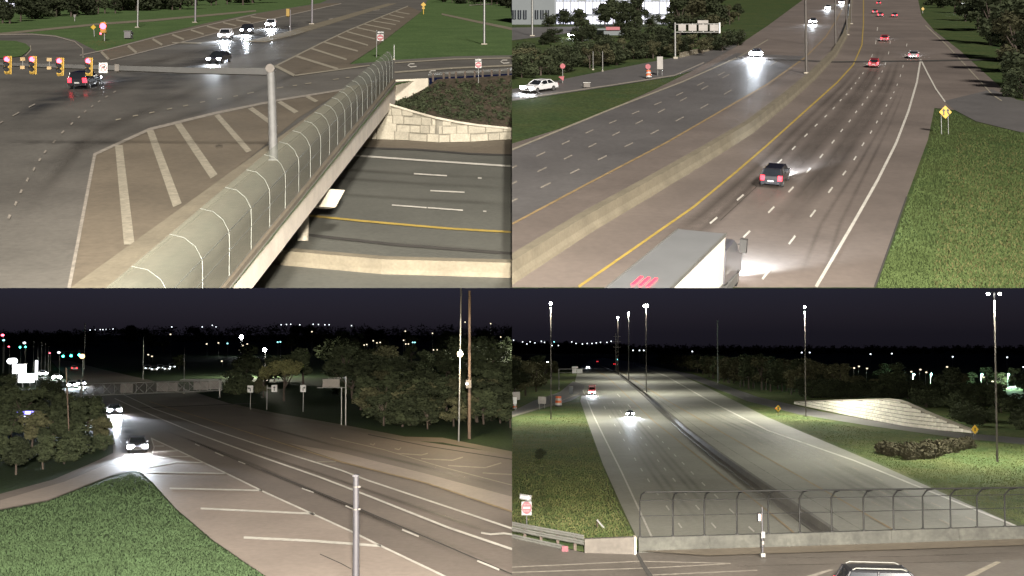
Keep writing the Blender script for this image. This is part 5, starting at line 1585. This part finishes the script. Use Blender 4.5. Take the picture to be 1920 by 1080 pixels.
for x in fx:
    p = pth_(x, .8)
    k = mpp(p)
    ytop = y_at(pbase, x) - .8 / k
    H_ = (ytop - y_at(ftop, x)) * k
    off = .2 + .35 * max(0, (x - 1400) / 500)
    c = [p + Vector((0, 0, 0)), p + Vector((0, 0, H_ * .45)), p + Vector((0, 0, H_ * .78)), p + Vector((off * .35, -.25, H_ * .93)), p + Vector((off, -.7, H_))]
    cols.append(c)
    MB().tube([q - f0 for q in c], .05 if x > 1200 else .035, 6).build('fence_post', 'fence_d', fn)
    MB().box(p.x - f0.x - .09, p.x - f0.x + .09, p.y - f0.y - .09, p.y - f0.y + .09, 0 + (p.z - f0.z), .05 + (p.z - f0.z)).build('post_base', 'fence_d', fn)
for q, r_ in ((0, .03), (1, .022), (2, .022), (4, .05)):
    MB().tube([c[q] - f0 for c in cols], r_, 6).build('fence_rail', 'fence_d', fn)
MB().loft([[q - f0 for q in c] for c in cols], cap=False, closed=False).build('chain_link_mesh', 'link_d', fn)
gr = thing('guardrail', 'white multi-beam guardrail ending at the parapet block, lower right view', 'guardrail', BRD.at(1030, 1022))
g0 = gr.location.copy()
for z_, sh in ((.78, 0), (.48, .02), (.12, -.25)):
    e0, e1 = BRD.at(940, 1003) , BRD.at(1095 if sh >= 0 else 1062, 1034 if sh >= 0 else 1030)
    up_ = Vector((0, 0, z_))
    rings = []
    for i in range(5):
        p = e0.lerp(e1, i / 4) + up_ - g0 + Vector((0, sh, 0))
        rings.append([p + Vector((0, -.06, -.13)), p + Vector((0, -.13, -.06)), p + Vector((0, -.06, 0)), p + Vector((0, -.13, .06)), p + Vector((0, -.06, .13)), p + Vector((0, 0, .13)), p + Vector((0, 0, -.13))])
    MB().loft(rings).build('rail_beam', 'guard_n', gr)
for i in range(5):
    p = BRD.at(940, 1003).lerp(BRD.at(1095, 1034), (i + .5) / 5) - g0
    MB().box(p.x - .08, p.x + .08, p.y + .01, p.y + .2, p.z - .2, p.z + .85).build('rail_post', 'bark', gr)
p = BRD.at(1060, 1033) - g0
MB().box(p.x - .2, p.x + .15, p.y - .2, p.y - .05, p.z, p.z + .3).build('rust_block', 'sign_nr', gr)
s_ = Stand('guardrail', 'short guardrail end poking up behind the parapet block, lower right view', 'guardrail', 1130, 990, BRF)
s_.poly('rail_beam', [(1118, 975), (1120, 973), (1146, 1003), (1144, 1006)], -.15, .05, 'galv')
for x, y in ((1121, 976), (1132, 989)):
    s_.box('rail_post', x - 2, x, y, y + 12, .06, .4, 'bark')
s_ = Stand('sign_post', 'one-way arrow sign above a red do-not-enter sign behind the guardrail, lower right view', 'sign', 988, 1004, BRD)
s_.tube('shaft', [(988, 1004), (987, 928)], 1.1, 'pole_n')
s_.poly('one_way_panel', [(975, 926), (997, 929), (996, 940), (974, 936)], -.08, -.04, 'signblack')
s_.poly('white_arrow', [(976, 929), (990, 930.5), (990, 928.5), (996, 934), (989, 939), (989.5, 936.5), (975, 934)], -.09, -.081, 'sign_nw')
s_.text('ONE WAY', 983, 932.3, 2.4, -.1, 'signblack', 10)
s_.box('entry_panel', 978, 997, 940.5, 966, -.08, -.04, 'sign_nw')
s_.disc('red_disc', 987.5, 952, 9.3, -.095, -.081, 'sign_nr', 22, sq=1.25)
s_.box('white_bar', 980.5, 994.5, 950, 954, -.11, -.096, 'sign_nw')
s_.text('DO NOT', 987.5, 946, 3, -.11, 'sign_nw', 11)
s_.text('ENTER', 987.5, 958, 3, -.11, 'sign_nw', 11)
s_ = Stand('pedestrian_signal', 'slim post with lit pedestrian signal and small sign before the parapet, lower right view', 'signal pole', 1430, 1046, BRD, lift=.1)
s_.tube('shaft', [(1430, 1046), (1430, 955)], (1.9, 1.3), 'pole_n', 10)
s_.box('housing', 1421, 1428, 965, 982, -.12, .12, 'black')
s_.box('lit_hand', 1422.3, 1426, 968, 979, -.14, -.121, mat('walk_signal_lit', (.8, .5, .4), .3, emit=(1, .62, .45), es=6))
s_.box('small_sign', 1427, 1434, 1000, 1012, -.12, -.08, 'sign_nw')
s_.box('button_box', 1428, 1432, 1018, 1024, -.14, -.06, 'signback')
s_.box('base', 1426, 1434, 1040, 1047, -.15, .15, 'galv')
# masts with lit heads
def mast(label, px, y0, y1, r, plane, power, rlamp, heads=1, gap=0, m='pole_d'):
    s_ = Stand('high_mast_light', label, 'light pole', px, y0, plane)
    s_.tube('shaft', [(px, y0), (px, (y0 + y1) / 2), (px, y1)], (r, r * .8, r * .6), m, 10)
    k = s_.k
    for i in range(heads):
        a = (i - (heads - 1) / 2) * gap
        hd = MB().box((a - rlamp) * k, (a + rlamp) * k, -.5, .5, s_.z(y1) + .02, s_.z(y1) + .2).build('lamp_housing', 'pole_d', s_.o)
        MB().tube([(a * k, 0, s_.z(y1) - min(1.0, 4 * k)), (a * k, 0, s_.z(y1))], [rlamp * k * .95, rlamp * k], 12).build('luminaire', 'lampw', s_.o)
    if heads > 1: s_.box('cross_arm', px - gap / 2, px + gap / 2, y1 - 2.2, y1 - .8, -.1, .1, m)
    add_lamp('mast_or_fill_light', 'AREA', (0, 0, s_.z(y1) - 1.3), power, (1, .97, .84), s_.o, size=2.5)
    return s_
V_ = 'lower right view'
mast('lit high mast at the left bank beside the slip road, ' + V_, 1033, 786, 567, 1.2, BRF, 22000, 1.9)
mast('lit high mast on the median, farthest of three, ' + V_, 1159, 703, 594, .8, BRF, 20000, 1.3)
mast('lit high mast on the median, middle of three, ' + V_, 1179, 716, 586, .9, BRF, 20000, 1.4)
mast('lit high mast on the median, nearest of three, ' + V_, 1212, 738, 571, 1.1, BRF, 22000, 1.6, 2, 6)
mast('lit high mast on the right bank by the pale wall, ' + V_, 1511, 782, 574, 1.2, BRF, 30000, 1.8)
mast('tallest lit high mast near the right edge, ' + V_, 1870, 866, 549, 2.0, BRF, 24000, 2.6, 2, 22)
s_ = Stand('utility_pole', 'utility pole with cross arms beside the farthest mast, lower right view', 'utility pole', 1155, 700, BRF)
s_.tube('shaft', [(1155, 700), (1155, 625)], .6, 'pole_d')
for y in (631, 641, 651):
    s_.tube('cross_arm', [(1150, y), (1164, y)], .5, 'pole_d', 6)
post('light_pole', 'unlit grey pole rising above the right-hand trees, lower right view', 'light pole', 1346, 720, 600, 1.0, BRF, 'galv')
# gantry, barrels, signs
s_ = Stand('sign_gantry', 'sign gantry with pale panels over the slip road, lower right view', 'sign gantry', 1048, 731, BRF)
s_.tube('upright', [(1048, 731), (1048, 691)], .9, 'galv')
s_.tube('beam', [(1048, 692), (1098, 692)], .6, 'galv', 6)
s_.tube('beam', [(1048, 699), (1098, 699)], .5, 'galv', 6)
s_.box('sign_panel', 1073, 1081, 691, 700, -.4, -.2, 'signwhite')
s_.box('sign_panel', 1081.8, 1092, 692, 700, -.4, -.2, 'signwhite')
s_.box('top_panel', 1072, 1084, 687, 690.5, -.4, -.2, 'signwhite')
barrel('orange and white barrel on the slip road edge, lower right view', 1047, 762, 19, BRF)
s_ = barrel('orange barrel under a white sign at the left edge, lower right view', 965, 768, 12, BRF)
s_ = Stand('sign_board', 'grey sign board behind the orange barrel at the left edge, lower right view', 'sign', 967, 770, BRF)
s_.box('panel', 961, 975, 735, 750, .3, .4, 'signback')
s_.box('lower_panel', 962, 969, 745, 758, .1, .2, 'signwhite')
s_.tube('leg', [(967, 770), (967, 745)], .6, 'galv', y=.5)
s_ = Stand('sign_board', 'pale sign board seen from behind near the barrels, lower right view', 'sign', 1016, 768, BRF)
s_.box('panel', 1009, 1024, 744, 757, -.1, .1, 'signback')
s_.tube('left_leg', [(1012, 768), (1012, 745)], .6, 'galv', y=.2)
s_.tube('right_leg', [(1021, 766), (1021, 745)], .6, 'galv', y=.2)
s_ = Stand('traffic_cabinet', 'pale upright cabinet beside the slip road below the gantry, lower right view', 'cabinet', 1070, 739, BRF)
s_.box('body', 1067, 1074, 726, 739, -.6, .6, 'bld')
s_.box('lid', 1066, 1075, 725, 726, -.7, .7, 'galv')
for x, y, k_, lb in ((1459, 781, 5.5, 'yellow and red warning sign on short legs left of the pale wall'), (1828, 822, 7.0, 'yellow diamond warning sign at the right end of the pale wall')):
    s_ = Stand('warning_sign', lb + ', ' + V_, 'sign', x, y, BRF)
    s_.tube('leg', [(x - 2, y), (x - 2, y - 12)], .6, 'galv', y=.1)
    s_.tube('leg', [(x + 2, y), (x + 2, y - 12)], .6, 'galv', y=.1)
    yc = y - 15 if x < 1500 else y - 17
    s_.poly('panel', [(x - k_, yc), (x, yc - k_ * 1.25), (x + k_, yc), (x, yc + k_ * 1.25)], -.1, 0, 'signyellow')
    s_.box('symbol', x - 1.1, x + 1.1, yc - 3.2, yc + 3.2, -.16, -.101, 'signblack')
    if x < 1500: s_.box('side_flag', x - 6.5, x - 2.5, yc - 1.2, yc + 1.2, -.2, -.161, 'orange')
# pale retaining wall with staggered panels
Cb = [(1490, 758), (1600, 781), (1700, 800), (1770, 808), (1828, 813)]
Bt = [(1490, 754), (1560, 752), (1665, 750), (1690, 753), (1745, 778), (1828, 811)]
xs = [1490 + 338 * i / 26 for i in range(27)]
low, topw = [], []
for x in xs:
    p = BRF.at(x, y_at(Cb, x))
    low.append(p)
    topw.append(p + Vector((0, 0, 1)) * max(.15, (y_at(Cb, x) - y_at(Bt, x)) * mpp(p)))
c0 = low[13].copy()
rw = thing('retaining_wall', 'pale retaining wall of staggered panels beside the frontage road, lower right view', 'wall', c0)
back = Vector((1.0, .8, 0))
MB().loft([[low[i] - c0, topw[i] - c0, topw[i] + back - c0, low[i] + back - c0] for i in range(len(xs))]).build('wall_core', 'conc_d', rw)
cum = [0]
for i in range(len(xs) - 1): cum.append(cum[-1] + (low[i + 1] - low[i]).length)
nrm = Vector((-(low[-1] - low[0]).y, (low[-1] - low[0]).x, 0)).normalized()
if nrm.dot(CAM - low[13]) < 0: nrm = -nrm
PW, PH = 2.1, .85
for r_ in range(7):
    u = -PW / 2 if r_ % 2 else 0
    while u < cum[-1]:
        a, b = max(u + .06, 0), min(u + PW - .06, cum[-1])
        u += PW
        if b - a < .5: continue
        p0, h0 = wpt(a, 0)
        p1, h1 = wpt(b, 0)
        z0 = r_ * PH + .04
        t0, t1 = min(z0 + PH - .08, h0 - .03), min(z0 + PH - .08, h1 - .03)
        if t0 < z0 + .1 or t1 < z0 + .1: continue
        q = [p0 + Vector((0, 0, z0)), p1 + Vector((0, 0, z0)), p1 + Vector((0, 0, t1)), p0 + Vector((0, 0, t0))]
        mid = sum(q, Vector()) / 4
        fr = [mid + (x - mid) * .72 + nrm * .32 for x in q]
        MB().add([x - c0 for x in q + fr], [(4, 5, 6, 7), (0, 1, 5, 4), (1, 2, 6, 5), (2, 3, 7, 6), (3, 0, 4, 7)]).build('wall_panel', 'panel_pale', rw)
MB().loft([[topw[i] - c0 + nrm * .15, topw[i] - c0 + nrm * .15 + Vector((0, 0, .3)), topw[i] + back - c0 + Vector((0, 0, .3)), topw[i] + back - c0] for i in range(len(xs))]).build('coping', 'conc', rw)
# cars
car('nearest oncoming car with bright headlights on the freeway, ' + V_, 1181, 780, BRF, (1170, 762), (1183, 786), 'sedan', 'p_black', 'head_s', 'tail_off', 1.0, 34000, hs=1.7)
car('farthest oncoming vehicle with one dazzling glare, ' + V_, 1102, 690, BRF, (1100, 684), (1103, 694), 'suv', 'p_grey', 'head_s', 'tail_off', 1.0, 6000, hs=2.0)
car('left receding car with red tail lights at the far bend, ' + V_, 1120, 679, BRF, (1120, 679), (1117, 674), 'sedan', 'p_grey', 'head', 'tail', 1.0, 0, ts=2.0)
car('right receding car with red tail lights at the far bend, ' + V_, 1152, 684, BRF, (1152, 684), (1148, 677), 'sedan', 'p_grey', 'head', 'tail', 1.0, 0, ts=2.0)
car('car with bluish lamps at the end of the slip road, ' + V_, 1027, 680, BRF, (1020, 676), (1030, 682), 'sedan', 'p_grey', 'head_s', 'tail_off', 1.0, 0, hs=2.0)
tb = heading(BRF, (1105, 724), (1112, 748))
tk = thing('box_truck', 'oncoming truck with a red cab and white headlights, lower right view', 'truck', BRF.at(1110, 741, .05), basis=tb)
MB().box(-7.5, .1, -1.25, 1.25, 1.1, 3.6).build('cargo_box', 'p_red', tk)
prof = [(.2, .9), (.2, 2.9), (1.2, 3.0), (1.9, 2.2), (2.6, 1.9), (2.7, .6), (.2, .6)]
MB().loft([[(x, y, z) for x, z in prof] for y in (-1.15, -1.02, 1.02, 1.15)]).build('cab', 'p_red', tk)
MB().add([(1.26, -.9, 2.96), (1.26, .9, 2.96), (1.95, .95, 2.25), (1.95, -.95, 2.25)], [(0, 1, 2, 3)]).build('windscreen', 'glass', tk)
MB().box(2.6, 2.78, -1.1, 1.1, .55, .8).build('bumper', 'chassis', tk)
for sgn in (-1, 1):
    MB().box(2.6, 2.76, sgn * .85 - .33, sgn * .85 + .33, .85, 1.35).build('headlight', 'head_s', tk)
    for x in (1.6, -5.5):
        w = MB().tube([(x, sgn * .8, .5), (x, sgn * 1.2, .5)], .5, 14).build('wheel', 'tyre', tk)
        MB().tube([(x, sgn * 1.19, .5), (x, sgn * 1.23, .5)], .28, 10).build('rim', 'rim', w)
MB().box(-7.4, 2.5, -.5, .5, .6, 1.09).build('chassis', 'chassis', tk)
add_lamp('headlight_beam', 'SPOT', (2.95, 0, 1.1), 16000, (.82, .9, 1), tk, (13, 0, -1), .4, R(70), .8)
car('dark SUV with silver roof rails passing on the foreground bridge, lower right view', 1678, 1143, BRD, (1640, 1143), (1720, 1145), 'suv', 'p_dull', 'head', 'tail', 1.0, 0, rails=True, ts=1.2)
# lamps of the town, lit lot
far_lights([(963, 638), (980, 641), (988, 645), (994, 641), (1003, 643), (1015, 640), (1021, 642), (1035, 648), (1047, 648), (1072, 641), (1080, 644), (1092, 645), (1101, 644), (1110, 644), (1118, 643), (1126, 642), (1138, 642), (1146, 640)], BRF, 664, 'dotw', 'tiny white lamp of the town at left on the horizon, lower right view', 'left town lamps, lower right view', .95)
far_lights([(1039, 641), (1158, 674)], BRF, 680, 'dotc', 'tiny cyan lamp on the left horizon, lower right view', 'cyan lamps, lower right view', 1.1)
far_lights([(1187, 657), (1199, 657), (1207, 657), (1298, 659), (1503, 661), (1518, 661), (1632, 664), (1672, 663), (1786, 669), (1888, 670), (1918, 688)], BRF, 690, 'dotw', 'small white lamp on the right-hand horizon, lower right view', 'right horizon lamps, lower right view', 1.1)
far_lights([(1601, 690), (1610, 687), (1625, 691), (1708, 697), (1725, 693), (1736, 698), (1775, 688), (1843, 707), (1860, 715), (1828, 724), (1878, 724), (1558, 711), (1574, 714), (1592, 716)], BRF, 735, 'doty', 'small pale lamp between the right-hand trees, lower right view', 'lamps between the right-hand trees, lower right view', 1.2)
far_lights([(1796, 723)], BRF, 740, 'dotr', 'single red light among the right-hand trees, lower right view', None, 1.6)
lot = sheet('lit_car_park', [(1685, 735), (1700, 722), (1770, 722), (1920, 730), (1990, 734), (1990, 744), (1860, 740), (1760, 738)], BRF, .3, 'grass_br', kind='structure')
for i, x in enumerate((1712, 1745, 1840, 1890)):
    s_ = Stand('street_lamp', f'greenish car-park lamp, {("first", "second", "third", "fourth")[i]} from the left, lower right view', 'street lamp', x, 731, BRF)
    s_.tube('shaft', [(x, 731), (x, 703)], .5, 'galv', 6)
    s_.disc('luminaire', x, 702, 1.6, -1, -.4, 'dotc', 8)
    add_lamp('lamp_or_fill_light', 'POINT', (0, -1.5, s_.z(705)), 16000, (.65, 1, .78), s_.o, size=.5)
for i, x in enumerate((1715, 1732, 1755, 1848, 1868, 1900)):
    car('pale parked car on the lit car park, lower right view', x, 731, BRF, (x, 731), (x + 6, 731), 'sedan', 'p_white', 'head_off', 'tail_off', 1.0, 0, group='parked cars on the lit car park, lower right view')
# trees and shrubs
G3 = 'trees along the right-hand bank, lower right view'
for i in range(40):
    x = 1236 + i * 7.6 + random.uniform(-5, 5)
    y = lerp(712, 748, (x - 1240) / 290) - random.uniform(2, 10)
    if y > y_at([(1220, 684), (1300, 700), (1420, 742), (1540, 770)], x) - 2: y = y_at([(1220, 684), (1300, 700), (1420, 742), (1540, 770)], x) - 3
    tree(x, y, min(random.uniform(50, 78), y - 662), random.choice(('olive', 'round', 'olive')), BRF, 'bushy tree in the row along the right-hand bank, lower right view', G3, 1.1)
for x, y, h, kd, lb in ((1535, 742, 70, 'olive', 'tall olive tree, farther left of two near the dark round tree'), (1575, 744, 72, 'olive', 'tall olive tree just left of the dark round tree'), (1680, 742, 64, 'round', 'dark round tree above the middle of the pale wall'), (1790, 765, 84, 'round', 'dark tree with a green lit top behind the pale wall end')):
    tree(x, y, h, kd, BRF, lb + ', lower right view', wide=1.15)
G4 = 'dark shrubs above the pale wall, lower right view'
for i in range(95):
    x = random.uniform(1500, 1960)
    yb = y_at([(1490, 748), (1665, 744), (1700, 748), (1745, 770), (1825, 800), (1960, 814)], x)
    y = random.uniform(744, yb - 1) if yb > 748 else 745
    tree(x, y, random.uniform(22, 38), 'shrub', BRF, 'dark shrub in the thicket above the pale wall, lower right view', G4, 1.4)
for x in range(1610, 1960, 24):
    if 1695 < x < 1775: continue
    tree(x + random.uniform(-6, 6), random.uniform(722, 745), random.uniform(30, 50), random.choice(('round', 'olive')), BRF, 'dark tree before the lit car park, lower right view', 'trees before the lit car park, lower right view', 1.2)
for x, y, h in ((965, 745, 74), (985, 742, 74), (1005, 735, 64), (1022, 722, 50), (1035, 706, 34), (975, 720, 54), (1000, 712, 46), (1014, 702, 38), (955, 735, 80)):
    tree(x, y, h, random.choice(('round', 'olive')), BRF, 'dark tree on the left bank beyond the slip road, lower right view', 'trees on the left bank, lower right view', 1.1)
tree(1010, 862, 22, 'shrub', BRF, 'lone dark bush on the left grass bank, lower right view', wide=1.2)
rb = []
p0 = BRF.at(1735, 858)
for i in range(170):
    t = random.random()
    x = lerp(1648, 1822, t)
    y = lerp(846, 838, t) + random.uniform(0, 18) * math.sin(math.pi * min(1, t * 1.1)) + 3
    p = BRF.at(x, y) - p0
    rb.append((p.x, p.y, random.uniform(.3, 1.2), random.uniform(.5, 1.1)))
o = bpy.data.objects.new('reed_bed', leaf_mesh('reed_bed', rb, 9000, .3, 'reed', 21))
reg(o)
o.location = p0
tag(o, 'brown reed and brush patch in the grass right of the freeway, lower right view', 'plants', kind='stuff')
ridge('far_woods', 1180, 2010, 664, [(1180, 647), (1300, 648), (1500, 649), (1700, 649), (2010, 648)], BRF, 'far dark wooded line behind the right-hand trees, lower right view', 9)
ridge('far_woods', 962, 1180, 663, [(962, 642), (1100, 644), (1180, 647)], BRF, 'far dark wooded line under the left town lamps, lower right view', 10)

# ------------------------------------------------------------------ added fill light: a made-up lamp mast out of view behind the camera
VIEW = 'NONE'
cm = thing('added_fill_mast', 'added fill-light mast out of view behind the camera', 'light pole', Vector((1, -7, 8)))
MB().tube([(0, 0, 0), (0, 0, 13), (0, 0, 27)], [.3, .26, .2], 14).build('shaft', 'galv', cm)
MB().box(-1.6, 1.6, -.4, .4, 27, 27.3).build('lamp_frame', 'pole_d', cm)
for x in (-1.1, 1.1):
    MB().tube([(x, 0, 26.6), (x, 0, 27)], [.4, .42], 14).build('luminaire', 'lampw', cm)
add_lamp('mast_or_fill_light', 'SPOT', (0, 1.2, 26.4), 800000, (1, .92, .80), cm, (0, 62, 9), 1.0, R(100), .9)  # fill light added to brighten the near ground of the lower views

# rows short enough to count are told apart by their place in the row
ORD = ['first', 'second', 'third', 'fourth', 'fifth', 'sixth', 'seventh', 'eighth', 'ninth', 'tenth', 'eleventh', 'twelfth', 'thirteenth', 'fourteenth', 'fifteenth', 'sixteenth', 'seventeenth', 'eighteenth', 'nineteenth', 'twentieth']
bpy.context.view_layer.update()
byl = {}
for o, v in REG:
    if o.parent is None and 'label' in o and 'group' in o: byl.setdefault(o['label'], []).append(o)
for lb, os_ in byl.items():
    if 1 < len(os_) <= 20 and len(lb.split()) <= 13:
        os_.sort(key=lambda o: (o.matrix_world.translation - CAM).dot(RIGHT) / (o.matrix_world.translation - CAM).dot(FWD))
        head, tail_ = lb.rsplit(', ', 1)
        for i, o in enumerate(os_): o['label'] = f'{head}, {ORD[i]} from left, {tail_}'

# ------------------------------------------------------------------ each view ends where the next begins
bpy.context.view_layer.update()
def trim():
    for o, v in REG:
        if o.type != 'MESH' or v == 'NONE': continue
        mw = o.matrix_world
        cuts = []
        cs = [mw @ Vector(c) - CAM for c in o.bound_box]
        sx = [c.dot(RIGHT) for c in cs]
        sy = [c.dot(UPV) for c in cs]
        if v[1] == 'L' and max(sx) > 1e-3: cuts.append(RIGHT)
        if v[1] == 'R' and min(sx) < -1e-3: cuts.append(-RIGHT)
        if v[0] == 'T' and min(sy) < -1e-3: cuts.append(-UPV)
        if v[0] == 'B' and max(sy) > 1e-3: cuts.append(UPV)
        if not cuts: continue
        if o.data.users > 1: o.data = o.data.copy()
        bm = bmesh.new()
        bm.from_mesh(o.data)
        inv = mw.inverted()
        for nrm_ in cuts:
            co = inv @ CAM
            no = (mw.to_3x3().transposed() @ nrm_).normalized()
            bmesh.ops.bisect_plane(bm, geom=bm.verts[:] + bm.edges[:] + bm.faces[:], dist=1e-5, plane_co=co, plane_no=no, clear_outer=True)
        bm.to_mesh(o.data)
        bm.free()
trim()
for o, v in list(REG):                       # pieces trimmed away altogether
    if o.type == 'MESH' and len(o.data.polygons) == 0:
        bpy.data.objects.remove(o)
